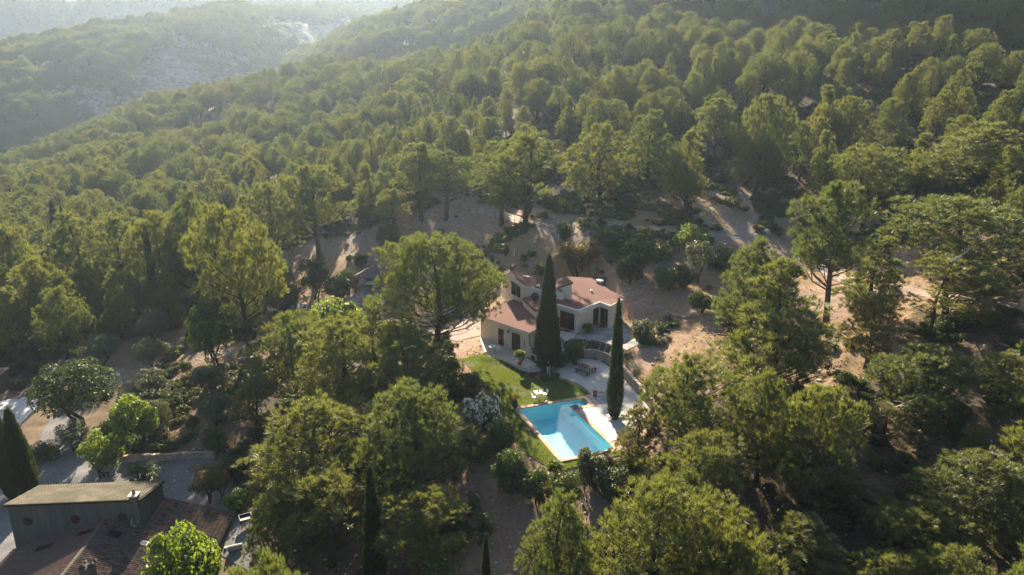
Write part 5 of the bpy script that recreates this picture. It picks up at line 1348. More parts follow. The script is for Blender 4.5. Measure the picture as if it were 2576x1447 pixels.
def tile_mesh(mat):
    if mat not in tile_me:
        V, F = [], []; n = 5
        for j, (yy, rr) in enumerate(((0, .070), (.42, .060))):
            for k in range(n + 1): a = math.pi * k / n; V.append((math.cos(a) * rr, yy, math.sin(a) * rr * 1.3))
            for k in range(n + 1): a = math.pi * k / n; V.append((math.cos(a) * (rr - .016), yy, math.sin(a) * (rr - .016) * 1.3))
        m_ = 2 * (n + 1)
        for k in range(n): F += [(k, k + 1, m_ + k + 1, m_ + k), (k, n + 1 + k, n + 2 + k, k + 1)]
        tile_me[mat] = mesh_py('roof_tile', V, F, M[mat], True)
    return tile_me[mat]
TILES = []
def tiled(parent, o, du, dv, nu, nv, mat, keep=None, seed=0, base='tile_red', pick=None):
    """o: top corner; du: unit along the eave; dv: unit down the slope"""
    r = random.Random(seed); o, du, dv = Vector(o), Vector(du).normalized(), Vector(dv).normalized(); nn = du.cross(dv).normalized()
    if nn.z < 0: nn = -nn
    for i in range(nu):
        for j in range(nv):
            p = o + du * (.21 * (i + .5)) + dv * (.36 * (j + 1))
            if keep and not keep(p): continue
            mt = pick(r, i, j) if pick else mat
            TILES.append((p + nn * (.02 + r.uniform(0, .012)), du, -dv, nn, mt, parent, r.uniform(-.03, .03)))
import mathutils
def slab(parent, pts, mat, name):                     # pts on the sloping plane
    V = [Vector(p) for p in pts]; n = len(V); return MB().add([tuple(v) for v in V] + [tuple(v - Vector((0, 0, .14))) for v in V], [tuple(range(n)), tuple(range(2 * n - 1, n - 1, -1))] + [(i, n + i, n + (i + 1) % n, (i + 1) % n) for i in range(n)]).ob(name, mat, parent, True)
ax3 = Vector((ax_[0], ax_[1], 0)); ay3 = Vector((ay_[0], ay_[1], 0))
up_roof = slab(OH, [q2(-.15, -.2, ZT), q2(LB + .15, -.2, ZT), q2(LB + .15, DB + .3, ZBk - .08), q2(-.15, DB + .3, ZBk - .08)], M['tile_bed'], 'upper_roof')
sl = (ay3 * (DB + .5) + Vector((0, 0, ZBk - .08 - ZT)))
tiled(up_roof, q2(-.15, -.25, ZT + .02), ax3, sl, int((LB + .3) / .21), int(sl.length / .36), 'tile_pale')
# gabled front roof: ridge towards the viewer
R0 = np.array((-33.3, 52.38)); rz_ = -2.9; RL = 10.5; SLP = .31; WL, WR = 7.6, 8.6
def r2(s, y, z): p = R0 + ax_ * s - ay_ * y; return (float(p[0]), float(p[1]), float(z))
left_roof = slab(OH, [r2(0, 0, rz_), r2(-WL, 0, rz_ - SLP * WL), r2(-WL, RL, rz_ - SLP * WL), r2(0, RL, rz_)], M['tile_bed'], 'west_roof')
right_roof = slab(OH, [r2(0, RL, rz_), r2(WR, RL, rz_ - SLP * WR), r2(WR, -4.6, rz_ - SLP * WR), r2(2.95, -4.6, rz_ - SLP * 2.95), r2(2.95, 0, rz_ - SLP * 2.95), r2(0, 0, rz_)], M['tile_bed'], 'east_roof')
dl = -ax3 + Vector((0, 0, -SLP)); dr = ax3 + Vector((0, 0, -SLP))
def rnd_tile(r, i, j): return r.choice(('tile_red', 'tile_red', 'tile_red', 'tile_mossy'))
def rnd_tile2(r, i, j): return r.choice(('tile_mossy', 'tile_mossy', 'tile_mossy', 'tile_red', 'tile_pale') if r.random() < .35 else ('tile_mossy', 'tile_red'))
tiled(left_roof, r2(-.08, 0, rz_ + .02), -ay3, dl, int(RL / .21), int(WL * 1.047 / .36), 'tile_red', pick=rnd_tile)
tiled(right_roof, r2(.08, -4.6, rz_ - SLP * .08 + .02), -ay3, dr, int((RL + 4.6) / .21), int(WR * 1.047 / .36), 'tile_mossy', pick=rnd_tile2,
      keep=lambda p: not (((np.array((p.x, p.y)) - TL) @ ay_) > .1 and ((np.array((p.x, p.y)) - TL) @ ax_) < LB + .12))
mb = MB()
for i in range(26):
    y = .3 + i * .4; mb.tube([r2(0, y, rz_ + .03), r2(0, y + .43, rz_ + .05)], [.15, .13], 8)
mb.ob('ridge_tiles', M['tile_mossy'], OH, True)['kind'] = 'stuff'
def place_tiles():
    cam_p = Vector((0, 0, CAM_H)); T_ = []
    for q in TILES:
        u, v = proj(q[0].x, q[0].y, q[0].z); vis = -10 < u < 1000 and v < 1455
        T_.append(((q[0] - cam_p).length + (0 if vis else 1e4), q))
    T_.sort(key=lambda a: a[0])
    for k, (d_, (p, du, dv, nn, mt, par, jit)) in enumerate(T_):
        rot = mathutils.Matrix((du, dv, nn)).transposed().to_4x4() @ mathutils.Matrix.Rotation(jit, 4, 'Z')
        if k < 300:
            o = ob('tile', tile_mesh(mt), par); o.matrix_local = mathutils.Matrix.Translation(p) @ rot
    for par in (up_roof, left_roof, right_roof):
        for mt in ('tile_pale', 'tile_red', 'tile_mossy'):
            L_ = [q for k, (d_, q) in enumerate(T_) if k >= 300 and q[5] is par and q[4] == mt]
            if not L_: continue
            me = tile_mesh(mt); co = np.array([v.co for v in me.vertices]); fc = np.array([list(p.vertices) for p in me.polygons]); VV, FF = [], []
            for i, (p, du, dv, nn, _, _, jit) in enumerate(L_):
                Mx = np.array((du, dv, nn)); VV.append(co @ Mx + np.array(p)); FF.append(fc + i * len(co))
            o = ob('tile_field', mesh_np('tile_field', np.concatenate(VV), np.concatenate(FF), M[mt], True), par); o['kind'] = 'stuff'
place_tiles()
# walls under the front roofs
mb = MB(); V = [r2(WR - .7, -4.4, -9.6), r2(WR - .7, RL, -9.6), r2(WR - .7, RL, rz_ - SLP * (WR - .7) - .16), r2(WR - .7, -4.4, rz_ - SLP * (WR - .7) - .16)]
mb.add(V + [tuple(np.array(v) - np.array((*ax_, 0)) * .3) for v in V], [(0, 1, 2, 3), (7, 6, 5, 4), (0, 4, 5, 1), (1, 5, 6, 2), (2, 6, 7, 3), (3, 7, 4, 0)]).ob('east_wall', M['oldrender'], OH, True)
mb = MB(); V = [r2(WR - .7, -4.4, -9.6), r2(2.9, -4.4, -9.6), r2(2.9, -4.4, rz_ - SLP * 2.9 - .16), r2(WR - .7, -4.4, rz_ - SLP * (WR - .7) - .16)]
mb.add(V + [tuple(np.array(v) - np.array((*ay_, 0)) * .3) for v in V], [(0, 1, 2, 3), (7, 6, 5, 4), (0, 4, 5, 1), (1, 5, 6, 2), (2, 6, 7, 3), (3, 7, 4, 0)]).ob('north_wall', M['oldrender'], OH, True)
mb = MB(); V = [r2(-WL + .6, 0.05, -9.6), r2(-WL + .6, RL, -9.6), r2(-WL + .6, RL, rz_ - SLP * (WL - .6) - .16), r2(-WL + .6, .05, rz_ - SLP * (WL - .6) - .16)]
mb.add(V + [tuple(np.array(v) + np.array((*ax_, 0)) * .3) for v in V], [(0, 1, 2, 3), (7, 6, 5, 4), (0, 4, 5, 1), (1, 5, 6, 2), (2, 6, 7, 3), (3, 7, 4, 0)]).ob('west_wall', M['oldrender'], OH, True)
MB().tube([r2(WR + .06, -4.6, rz_ - SLP * WR - .08), r2(WR + .06, RL, rz_ - SLP * WR - .08)], .07, 8).ob('gutter', M['gutter'], OH, True)
# blind ornamental windows
M['brick_dark'] = mk('dark_red_brick', (.07, .036, .028), (.045, .026, .022), 8, .9)
M['black'] = mk('painted_recess_dark', (.008, .008, .008), (.006, .006, .006), 4, .9)  # near-black panel colour stands for the darkness inside the window recess
for x in (1.35, 5.05, 8.75):
    z = -2.65; w_ = MB()
    for dx, dz in ((-.26, 0), (.26, 0), (0, .26), (0, -.26), (-.18, .18), (.18, .18), (-.18, -.18), (.18, -.18)): w_.box(q2(x + dx, .02, z + dz), (.11, .05, .12), rz=math.atan2(ax_[1], ax_[0]))
    o = w_.ob('ornamental_window', M['brick_dark'], OH, True)
    b_ = MB().box(q2(x, .006, z), (.2, .012, .2), rz=math.atan2(ax_[1], ax_[0])).ob('opening', M['black'], o); b_.location = (0, 0, 0)
    MB().tube([q2(x - .02, -.06, z + .12), q2(x - .02, -.06, z - .1), q2(x + .1, -.06, z - .12)], .025, 6).ob('iron_curl', M['oldrender'], o)
# chimney on the blind wall, front chimney, skylights, dish, lead flashing
ch = MB(); ch.add([q2(LB - .75, -.45, -5.2), q2(LB + .05, -.45, -5.2), q2(LB + .05, .25, -5.2), q2(LB - .75, .25, -5.2), q2(LB - .62, -.4, -.55), q2(LB - .05, -.4, -.55), q2(LB - .05, .2, -.55), q2(LB - .62, .2, -.55)], [(0, 3, 2, 1), (4, 5, 6, 7), (0, 1, 5, 4), (1, 2, 6, 5), (2, 3, 7, 6), (3, 0, 4, 7)])
cho = ch.ob('chimney', M['oldrender'], OH, True); o = MB().lathe([(.16, 0), (.13, .3), (.06, .5)], 10, q2(LB - .33, -.1, -.55)).ob('chimney_pot', M['terracotta'], cho); o.location = (0, 0, 0)
o = MB().box(q2(LB - .33, -.1, -.54), (.38, .38, .05), rz=math.atan2(ax_[1], ax_[0])).ob('chimney_cap', M['terrace'], cho); o.location = (0, 0, 0)
fc = r2(1.6, 6.6, rz_ - SLP * 1.6); co_ = MB().box((fc[0], fc[1], fc[2] + .35), (.4, .4, .6), rz=math.atan2(ax_[1], ax_[0])).ob('chimney', M['oldrender'], OH, True)
for i in range(4):
    o = MB().tube([(fc[0] - .45 + .3 * (i % 2) * 2, fc[1] - .3 + .2 * i, fc[2] + 1.0), (fc[0] - .1 + .3 * (i % 2) * 2, fc[1] - .2 + .2 * i, fc[2] + 1.25)], .12, 8).ob('cap_tile', M['tile_pale'], co_); o.location = (0, 0, 0)
def skylight(s, y, a, b_, name='skylight'):
    sg_ = 1 if s > 0 else -1; z = rz_ - SLP * abs(s) + .12
    d = (ax3 + Vector((0, 0, -SLP * sg_))).normalized(); n_ = Vector((SLP * sg_ * ax_[0], SLP * sg_ * ax_[1], 1)).normalized(); c = Vector(r2(s, y, z)); e_ = -ay3
    def bx_(a_, b2, h0, h1_, nm, mt, par):
        V = [c + d * (sx * a_) + e_ * (sy * b2) + n_ * h for h in (h0, h1_) for sx, sy in ((-1, -1), (1, -1), (1, 1), (-1, 1))]
        return MB().add([tuple(v) for v in V], [(0, 3, 2, 1), (4, 5, 6, 7), (0, 1, 5, 4), (1, 2, 6, 5), (2, 3, 7, 6), (3, 0, 4, 7)]).ob(nm, mt, par, True)
    f = bx_(a, b_, -.1, .04, name, M['metal_dark'], OH); g_ = bx_(a * .8, b_ * .8, .042, .05, 'pane', M['glass'], f); g_.location = (0, 0, 0)
skylight(-1.1, 1.3, .75, .3); skylight(-4.3, 1.6, .7, .28); skylight(1.3, 1.6, .5, .42); skylight(3.6, 1.9, .32, .25)
dish(Vector(r2(2.4, .35, rz_ - SLP * 2.4 + .75)), .42, (.9, -.3, .3), M['metal'], 'satellite_dish', OH)
MB().tube([r2(.15, .06, rz_ + .02), r2(3.0, .06, rz_ - SLP * 3.0 + .04)], .05, 6).ob('lead_flashing', M['metal'], OH, True)
# raised fire tray, pipe, pot
g = G(620, 1322); ft = thing('fire_tray', 'small black square fire tray on thin legs in the gravel court', 'fire tray', g, .5)
mb = MB()
for sx, sy, hx, hy in ((0, -.5, .52, .02), (0, .5, .52, .02), (-.5, 0, .02, .48), (.5, 0, .02, .48)): mb.box((sx, sy, .78), (hx, hy, .12))
mb.box((0, 0, .69), (.48, .48, .02)); mb.ob('tray', M['metal_dark'], ft)
for sx in (-.45, .45):
    for sy in (-.45, .45): MB().tube([(sx, sy, 0), (sx, sy, .68)], .025, 6).ob('leg', M['metal_dark'], ft)
g = G(592, 1385); tr_ = thing('white_tank', 'pale cylindrical tank lying beside the old house wall', 'tank', g, .4); MB().tube([(-.6, 0, .3), (.6, 0, .3)], .26, 14).ob('tank_body', M['gutter'], tr_)
for sx in (-.4, .4): MB().box((sx, 0, .06), (.06, .25, .06)).ob('tank_foot', M['metal_dark'], tr_)
# neighbour's pool terrace with green loungers
drape('neighbour_terrace', [G(a, b_) for a, b_ in ((-60,1020),(60,1000),(98,1005),(92,1028),(60,1060),(20,1100),(-60,1120))], M['deck'], .06)
M['green_cloth'] = mk('green_canvas', (.16, .28, .12), (.12, .22, .09), 4, .8)
for (a, b_), lb in (((18, 1062), 'green sun lounger nearer the tall cypress'), ((12, 1040), 'green sun lounger on the neighbouring pool terrace')):
    g = G(a, b_); lg = thing('sun_lounger', lb, 'lounger', (g[0], g[1], g[2] + .08), .5); MB().box((-.3, 0, .32), (.65, .3, .03)).ob('bed', M['green_cloth'], lg); MB().box((.6, 0, .55), (.4, .3, .03), ry=-.7).ob('backrest', M['green_cloth'], lg)
    for sx in (-.8, .3):
        for sy in (-.25, .25): MB().box((sx, sy, .145), (.025, .025, .145)).ob('leg', M['white'], lg)
g = G(2, 985); hut = thing('garden_hut', 'brown garden hut cut by the left edge', 'hut', (g[0] - .6, g[1], g[2])); MB().box((0, 0, 1.2), (1.2, 1.2, 1.2)).ob('wall', M['oldwood'], hut); MB().prism([(-1.4, -1.4, 2.5), (1.4, -1.4, 2.5), (1.4, 1.4, 2.9), (-1.4, 1.4, 2.9)], thick=.12).ob('roof', M['tile_red'], hut)
MB().box((.35, -1.22, 1.0), (.4, .03, 1.0)).ob('door', M['shutter'], hut)
# dead pale branches in the dark right-hand slope
for kx, ky, Yd, lb, L_ in ((2255, 1025, 57, 'pale forked dead branch above the lower right thicket', 4.5), (2400, 655, 74, 'pale dead snag in the crown of the broad right pine', 3.0)):
    p = D(kx, ky, Yd); zb = h1(p[0], p[1]); o = thing('dead_snag', lb, 'dead tree', (p[0] - L_ * .3, p[1] + .5, zb)); r = random.Random(kx); mb = MB(); top = Vector((L_ * .3, -.5, p[2] - zb))
    mb.tube([(0, 0, -.3), (L_ * .02, 0, top.z * .5), tuple(top)], [.2, .14, .08], 7); o2 = mb.ob('trunk', M['bark'], o); mb = MB()
    mb.tube([tuple(top), tuple(top + Vector((L_ * .35, -.1, .9))), tuple(top + Vector((L_ * .5, -.2, 1.3)))], [.09, .05, .02], 6)
    for k in range(5): d = Vector((r.uniform(-1, .6), r.uniform(-.6, .3), r.uniform(-.6, .5))).normalized() * L_ * r.uniform(.2, .4); mb.tube([tuple(top + Vector((.2 * k, 0, .1 * k))), tuple(top + d * .6 + Vector((0, 0, .15))), tuple(top + d)], [.045, .03, .008], 5)
    mb.ob('branches', M['bark_pale'], o)

# ------------------------------------------------------------------ forest
def forest_points():
    sp = 5.9
    X, Y = np.meshgrid(np.arange(-330, 300, sp), np.arange(36, 470, sp))
    X = (X + (np.arange(X.shape[0]) % 2)[:, None] * sp / 2 + rng.uniform(-.42, .42, X.shape) * sp).ravel()
    Y = (Y + rng.uniform(-.42, .42, Y.shape) * sp).ravel()
    Z = H(X, Y); u, v = proj(X, Y, Z)
    hh = rng.uniform(7.4, 11.6, len(X)) * (1 + .15 * (fbm(X * .02, Y * .02, 3, 5) - .5))
    hh = np.where(rng.random(len(X)) < .16, hh * rng.uniform(.42, .7, len(X)), hh)
    ut, vt = proj(X, Y, Z + hh); um, vm = proj(X, Y, Z + hh * .5)
    ok = (u > -260) & (u < 2840) & (v < 1700) & (Y < 440)
    near = Y < 105; ok &= ~((u > 640) & (u < 1260) & (v > 600))
    for P in (CLEAR, CLEAR_L):
        ok &= ~in_poly(u, v, P)
        ok &= ~(near & (in_poly(ut, vt, P) | in_poly(um, vm, P)))
    ok &= ~(near & (u < 660) & (v > 930))
    ok &= ~((Y < 62) & (v > 1000) & (u < 1900))
    ok &= ~((Y > 210) & (rock_at(X, Y) > .55) & (rng.random(len(X)) < .5))
    ok &= fbm(X * .045, Y * .045, 3, 62) < .69
    thin = ((X > 0) & (Y > 108) & (Y < 165)); ok &= ~(thin & (rng.random(len(X)) < .45))
    for x, y, r in USED:
        ok &= np.hypot(X - x, Y - y) > r * .75 + 2.2
    # far behind the crest nothing shows
    return X[ok], Y[ok], Z[ok], hh[ok], u[ok], v[ok]
def rock_at(x, y): return smooth(.55, .66, fbm(x * .025, y * .025, 4, 77)) * smooth(180, 260, y)
FX, FY, FZ, FH, FU, FV = forest_points()
keys = ['dome', 'dome2', 'ovoid', 'ovoid2', 'cone', 'cone2', 'umbrella', 'umbrella2', 'thin', 'thin2']
pk_near = np.array([.10, .10, .20, .16, .17, .14, .02, .02, .06, .03])
pk_far = np.array([.24, .21, .10, .09, .05, .05, .12, .09, .03, .02])
pf = smooth(130, 240, FY)
KI = np.array([rng.choice(10, p=pk_near * (1 - f) + pk_far * f) for f in pf])
dist = np.hypot(np.hypot(FX, FY), FZ - CAM_H)
inview = (FU > -40) & (FU < 2616) & (FV < 1600)
order = np.argsort(dist + np.where(inview, 0, 1e4))
n_ind = max(0, 300 - sum(1 for o in COL.objects if o.name.startswith('pine_tree')))
ind = order[:n_ind]; rest = order[n_ind:]
def zone(u, v):
    if v > 950: return 'lower right thicket', 'pines of the lower right thicket'
    if u > 1850: return 'right-hand wood', 'pines of the shaded right-hand wood'
    if u > 900: return 'forest belt', 'pines of the belt above the clearing'
    return 'left-hand wood', 'pines of the left-hand wood'
KIND = dict(dome='round-crowned', dome2='lopsided round', ovoid='full egg-shaped', ovoid2='leaning egg-shaped', cone='tall tapering', cone2='slim tapering', umbrella='flat-topped', umbrella2='leaning flat-topped', thin='open bare-limbed', thin2='sparse brownish')
COLS = [(130, 'at the left edge'), (260, 'left of the parked cars'), (380, 'above the parked cars'), (520, 'behind the thin cypress'), (650, 'above the drive pine'), (780, 'above the drive'), (900, 'above the spreading pine'), (1000, 'above the carport'), (1120, 'above the huge pine'), (1240, 'right of the huge pine'), (1340, 'above the clerestory'), (1450, 'above the massive cypress'), (1560, 'above the east wing'), (1680, 'above the hedge row'), (1790, 'above the pale little oak'), (1900, 'above the bare slope'), (2000, 'above the tiered pine'), (2110, 'above the curved pine'), (2220, 'above the track bend'), (2340, 'above the flat-topped pine'), (2460, 'above the broad right pine'), (9999, 'near the right edge')]
ROWS = [(130, 'on the crest of'), (190, 'below the crest of'), (240, 'high up in'), (290, 'above the middle of'), (340, 'in the middle of'), (390, 'below the middle of'), (440, 'four rows into'), (490, 'three rows into'), (540, 'two rows into'), (620, 'at the front of'), (740, 'low down in'), (880, 'at the foot of'), (9999, 'at the bottom of')]
def pine_label(i):
    z, gr = zone(FU[i], FV[i]); c = next(t for l, t in COLS if FU[i] < l); r_ = next(t for l, t in ROWS if FV[i] < l)
    return f"{KIND[keys[KI[i]]]} pine {r_} the {z}, {c}", gr
LBL = {}
for i in ind: LBL.setdefault(pine_label(i)[0], []).append(i)
SIZE = {}
for l_, ii_ in LBL.items():
    if len(ii_) > 1:
        ii_ = sorted(ii_, key=lambda q: FH[q]); words_ = {2: ('shorter', 'taller'), 3: ('shortest', 'middling', 'tallest')}.get(len(ii_), ('shortest',) + ('middling',) * (len(ii_) - 2) + ('tallest',))
        SIZE.update({q: w_ + ' ' for q, w_ in zip(ii_, words_)})
for i in ind:
    p = PK[keys[KI[i]]]; lb, gr = pine_label(i); lb = SIZE.get(i, '') + lb
    s = FH[i] / p['H']; w = s * rng.uniform(.82, 1.12)
    plant('pine_tree', lb, 'pine tree', p, (FX[i], FY[i], FZ[i] - .1), (w, w, s), rng.uniform(0, 6.28), gr)

_first = {}
for o in COL.objects:
    if o.type == 'MESH' and o.parent is not None:
        _first.setdefault(o.data.name, o)
def pair(src):
    tm, cm = (src['m'] if 'm' in src else (src['trunk'], src['crown']))
    return [_first.get(tm.name), _first.get(cm.name)]
def scatter(name, label, cat, pts, sc, rot, idx, sources, tilt=None):
    """many alike things too far or too small to count, set out on points"""
    me = bpy.data.meshes.new(name); me.vertices.add(len(pts)); me.vertices.foreach_set('co', np.asarray(pts, np.float32).ravel()); me.update()
    a = me.attributes.new('sc', 'FLOAT_VECTOR', 'POINT'); a.data.foreach_set('vector', np.asarray(sc, np.float32).ravel())
    a = me.attributes.new('ro', 'FLOAT_VECTOR', 'POINT'); a.data.foreach_set('vector', np.asarray(rot, np.float32).ravel())
    a = me.attributes.new('ix', 'INT', 'POINT'); a.data.foreach_set('value', np.asarray(idx, np.int32))
    o = ob(name, me); ng = bpy.data.node_groups.new(name, 'GeometryNodeTree')
    ng.interface.new_socket('Geometry', in_out='INPUT', socket_type='NodeSocketGeometry')
    ng.interface.new_socket('Geometry', in_out='OUTPUT', socket_type='NodeSocketGeometry')
    gi = ng.nodes.new('NodeGroupInput'); go = ng.nodes.new('NodeGroupOutput')
    ip = ng.nodes.new('GeometryNodeInstanceOnPoints'); join = ng.nodes.new('GeometryNodeJoinGeometry')
    for src in reversed(sources):
        j = ng.nodes.new('GeometryNodeJoinGeometry')
        for so in src:
            if so is None: continue
            oi = ng.nodes.new('GeometryNodeObjectInfo'); oi.inputs[0].default_value = so
            ng.links.new(oi.outputs['Geometry'], j.inputs[0])
        gt = ng.nodes.new('GeometryNodeGeometryToInstance'); ng.links.new(j.outputs[0], gt.inputs[0]); ng.links.new(gt.outputs[0], join.inputs[0])
    def attr(nm, ty):
        n = ng.nodes.new('GeometryNodeInputNamedAttribute'); n.data_type = ty; n.inputs[0].default_value = nm
        return n.outputs[0]
    ng.links.new(gi.outputs[0], ip.inputs['Points']); ng.links.new(join.outputs[0], ip.inputs['Instance'])
    ip.inputs['Pick Instance'].default_value = True
    ng.links.new(attr('ix', 'INT'), ip.inputs['Instance Index'])
    e2r = ng.nodes.new('FunctionNodeEulerToRotation'); ng.links.new(attr('ro', 'FLOAT_VECTOR'), e2r.inputs[0])
    ng.links.new(e2r.outputs[0], ip.inputs['Rotation']); ng.links.new(attr('sc', 'FLOAT_VECTOR'), ip.inputs['Scale'])
    ng.links.new(ip.outputs[0], go.inputs[0])
    md = o.modifiers.new('scatter', 'NODES'); md.node_group = ng
    return tag(o, label, cat, None, 'stuff')
def rz_only(n): return np.stack([np.zeros(n), np.zeros(n), rng.uniform(0, 6.28, n)], 1)
pine_src = [pair(PK[k]) for k in keys]
s = np.array([FH[i] / PK[keys[KI[i]]]['H'] for i in rest]); w = s * rng.uniform(.85, 1.15, len(rest))
scatter('far_forest', 'far pine forest covering the hillside up to the crest', 'forest', np.stack([FX, FY, FZ - .1], 1)[rest], np.stack([w, w, s], 1), rz_only(len(rest)), np.where(rng.random(len(rest)) < .07, 10, KI[rest]), pine_src + [pair(SHRUBS['oak'])])

# ------------------------------------------------------------------ distant hills
M['cliff'] = mk('limestone_hill', (.42, .40, .37), (.20, .19, .17), .05, .95, .4, big=(.022, (.075, .085, .05)))
m, t, b = node_mat('scrubby_limestone')
v = wpos(t); f1 = noise(t, .035, 8, .62, v, .6); f2 = noise(t, .35, 6, .65, v)
rockc = ramp(t, f2, [(.3, (.14, .137, .13)), (.55, (.23, .225, .215)), (.75, (.31, .30, .285))])
veg = ramp(t, f2, [(.3, (.035, .045, .02)), (.7, (.085, .085, .045))])
mr = t.nodes.new('ShaderNodeMapRange'); mr.inputs[1].default_value = .49; mr.inputs[2].default_value = .57; t.links.new(f1, mr.inputs[0])
sx_ = t.nodes.new('ShaderNodeSeparateXYZ'); t.links.new(t.nodes.new('ShaderNodeNewGeometry').outputs['True Normal'], sx_.inputs[0])
fl = t.nodes.new('ShaderNodeMapRange'); fl.inputs[1].default_value = .84; fl.inputs[2].default_value = .92; t.links.new(sx_.outputs[2], fl.inputs[0])   # level ground carries soil and scrub
mx_ = t.nodes.new('ShaderNodeMath'); mx_.operation = 'MAXIMUM'; t.links.new(mr.outputs[0], mx_.inputs[0]); t.links.new(fl.outputs[0], mx_.inputs[1]); mr = mx_
t.links.new(mix(t, mr.outputs[0], rockc, veg), b.inputs['Base Color']); b.inputs['Roughness'].default_value = .95; b.inputs['Specular IOR Level'].default_value = .05
bump(t, b, f2, .8, 1.5); M['cliff'] = m
M['far_scrub'] = mk('distant_scrub', (.12, .125, .085), (.07, .08, .05), .02, .95)
def loft(name, curves, nu, nv, amp, seed, mat, sc=.02, stretch=(1, 1)):
    """a hill between curves of points (u samples), crest to foot"""
    C = []
    for cv in curves:
        cv = np.array(cv); q = np.linspace(0, 1, len(cv)); s = np.linspace(0, 1, nu)
        C.append(np.stack([np.interp(s, q, cv[:, k]) for k in range(3)], 1))
    C = np.array(C); q = np.linspace(0, 1, len(C)); s = np.linspace(0, 1, nv)
    P = np.empty((nv, nu, 3))
    for j in range(nv):
        f = s[j] * (len(C) - 1); i = min(int(f), len(C) - 2); P[j] = C[i] + (C[i + 1] - C[i]) * (f - i)
    x, y = P[..., 0], P[..., 1]
    rid = 1 - np.abs(2 * fbm((x + y * stretch[0]) * sc, (y - x * stretch[1]) * sc * .6, 5, seed) - 1)
    rid2 = 1 - np.abs(2 * fbm(x * sc * 3.1, y * sc * 3.1, 4, seed + 4) - 1)
    P[..., 2] += (rid - .7) * amp + (rid2 - .7) * amp * .35
    P[..., 1] -= (rid - .7) * amp * .6
    idx = np.arange(nu * nv).reshape(nv, nu)
    F = np.stack([idx[:-1, :-1], idx[1:, :-1], idx[1:, 1:], idx[:-1, 1:]], -1).reshape(-1, 4)
    o = ob(name, mesh_np(name, P.reshape(-1, 3), F, mat, True)); o['kind'] = 'structure'
    return P
def Dc(lst): return [tuple(D(a, b_, Y)) for a, b_, Y in lst]
def shift(c, dy, dz): return [(p[0], p[1] + dy, p[2] + dz) for p in c]
crest = Dc([(-420,200,520),(-150,165,545),(0,150,560),(150,112,600),(300,84,640),(420,54,680),(560,38,720),(750,34,800),(950,46,900),(1080,66,1000),(1400,120,1050)])
foot = Dc([(-420,420,400),(-150,400,415),(0,385,430),(150,330,460),(300,275,500),(420,235,530),(560,200,575),(750,172,650),(900,130,790),(1080,110,900),(1400,160,950)])
mid = [tuple(np.array(a) * .5 + np.array(f) * .5 + np.array((0, 0, 12))) for a, f in zip(crest, foot)]
PC = loft('cliff_hill', [shift(crest, 110, -60), shift(crest, 8, 1), crest, mid, foot, shift(foot, -50, -45)], 260, 110, 9, 3, M['cliff'], .018, (.5, .5))
crest2 = Dc([(700,190,640),(820,128,600),(880,100,570),(980,72,545),(1100,40,520),(1220,4,500),(1400,-38,480),(1700,-60,450),(2100,-60,430),(2700,-40,420)])
foot2 = Dc([(700,260,540),(820,190,480),(880,160,450),(980,140,430),(1100,120,420),(1220,100,400),(1400,70,380),(1700,40,350),(2100,30,340),(2700,20,330)])
mid2 = [tuple(np.array(a) * .5 + np.array(f) * .5 + np.array((0, 0, 3))) for a, f in zip(crest2, foot2)]
PC2 = loft('wooded_spur', [shift(crest2, 90, -50), shift(crest2, 6, 1), crest2, mid2, foot2, shift(foot2, -40, -40)], 200, 70, 9, 8, M['cliff'], .02)
crest3 = Dc([(-700,40,1000),(-200,14,1000),(60,2,1010),(300,-8,1020),(600,-22,1030),(900,-22,1030),(1300,-10,1030),(1800,-14,1030),(2600,-20,1030),(3300,-10,1030)])
foot3 = Dc([(-700,240,800),(-200,240,810),(60,220,820),(300,200,840),(600,190,860),(900,190,880),(1300,190,900),(1800,190,900),(2600,190,900),(3300,190,900)])
mid3 = [tuple(np.array(a) * .5 + np.array(f) * .5) for a, f in zip(crest3, foot3)]
PC3 = loft('far_mountain', [shift(crest3, 60, -60), shift(crest3, 6, 0), crest3, mid3, foot3, shift(foot3, -30, -90)], 160, 40, 14, 15, M['far_scrub'], .009)
def grid_pick(P, j0, j1, n, seed, keep):
    r = np.random.default_rng(seed); nv, nu = P.shape[:2]; j = r.uniform(j0, j1, n) * (nv - 1); i = r.uniform(0, 1, n) * (nu - 1)
    a, b_ = j.astype(int), i.astype(int); a2, b2 = np.minimum(a + 1, nv - 1), np.minimum(b_ + 1, nu - 1); fj, fi = (j - a)[:, None], (i - b_)[:, None]
    p = (P[a, b_] * (1 - fi) + P[a, b2] * fi) * (1 - fj) + (P[a2, b_] * (1 - fi) + P[a2, b2] * fi) * fj
    return p[keep(p, j / (nv - 1))]
def wooded(name, label, P, j0, j1, n, seed, keep, hs):
    p = grid_pick(P, j0, j1, n, seed, keep); k = len(p); ix = np.random.default_rng(seed).choice([0, 1, 2, 3, 6, 7], k)
    s = np.random.default_rng(seed + 1).uniform(hs[0], hs[1], k); ww = s * np.random.default_rng(seed + 2).uniform(1.0, 1.4, k)
    scatter(name, label, 'forest', p - np.array([0, 0, .3]), np.stack([ww, ww, s], 1), rz_only(k), ix, pine_src)
wooded('cliff_wood', 'hazy pines scattered over the far limestone hill', PC, .18, .85, 7000, 5, lambda p, j: (fbm(p[:, 0] * .02, p[:, 1] * .02, 4, 31) > np.where(j < .54, .18, .50)), (.5, .95))
wooded('spur_wood', 'hazy pine wood on the spur behind the crest', PC2, .18, .9, 2100, 6, lambda p, j: (fbm(p[:, 0] * .03, p[:, 1] * .03, 4, 37) > .36), (.6, .95))
wooded('mountain_wood', 'faint woods on the farthest mountain', PC3, .2, .95, 1500, 7, lambda p, j: (fbm(p[:, 0] * .012, p[:, 1] * .012, 4, 39) > .42), (.7, 1.2))

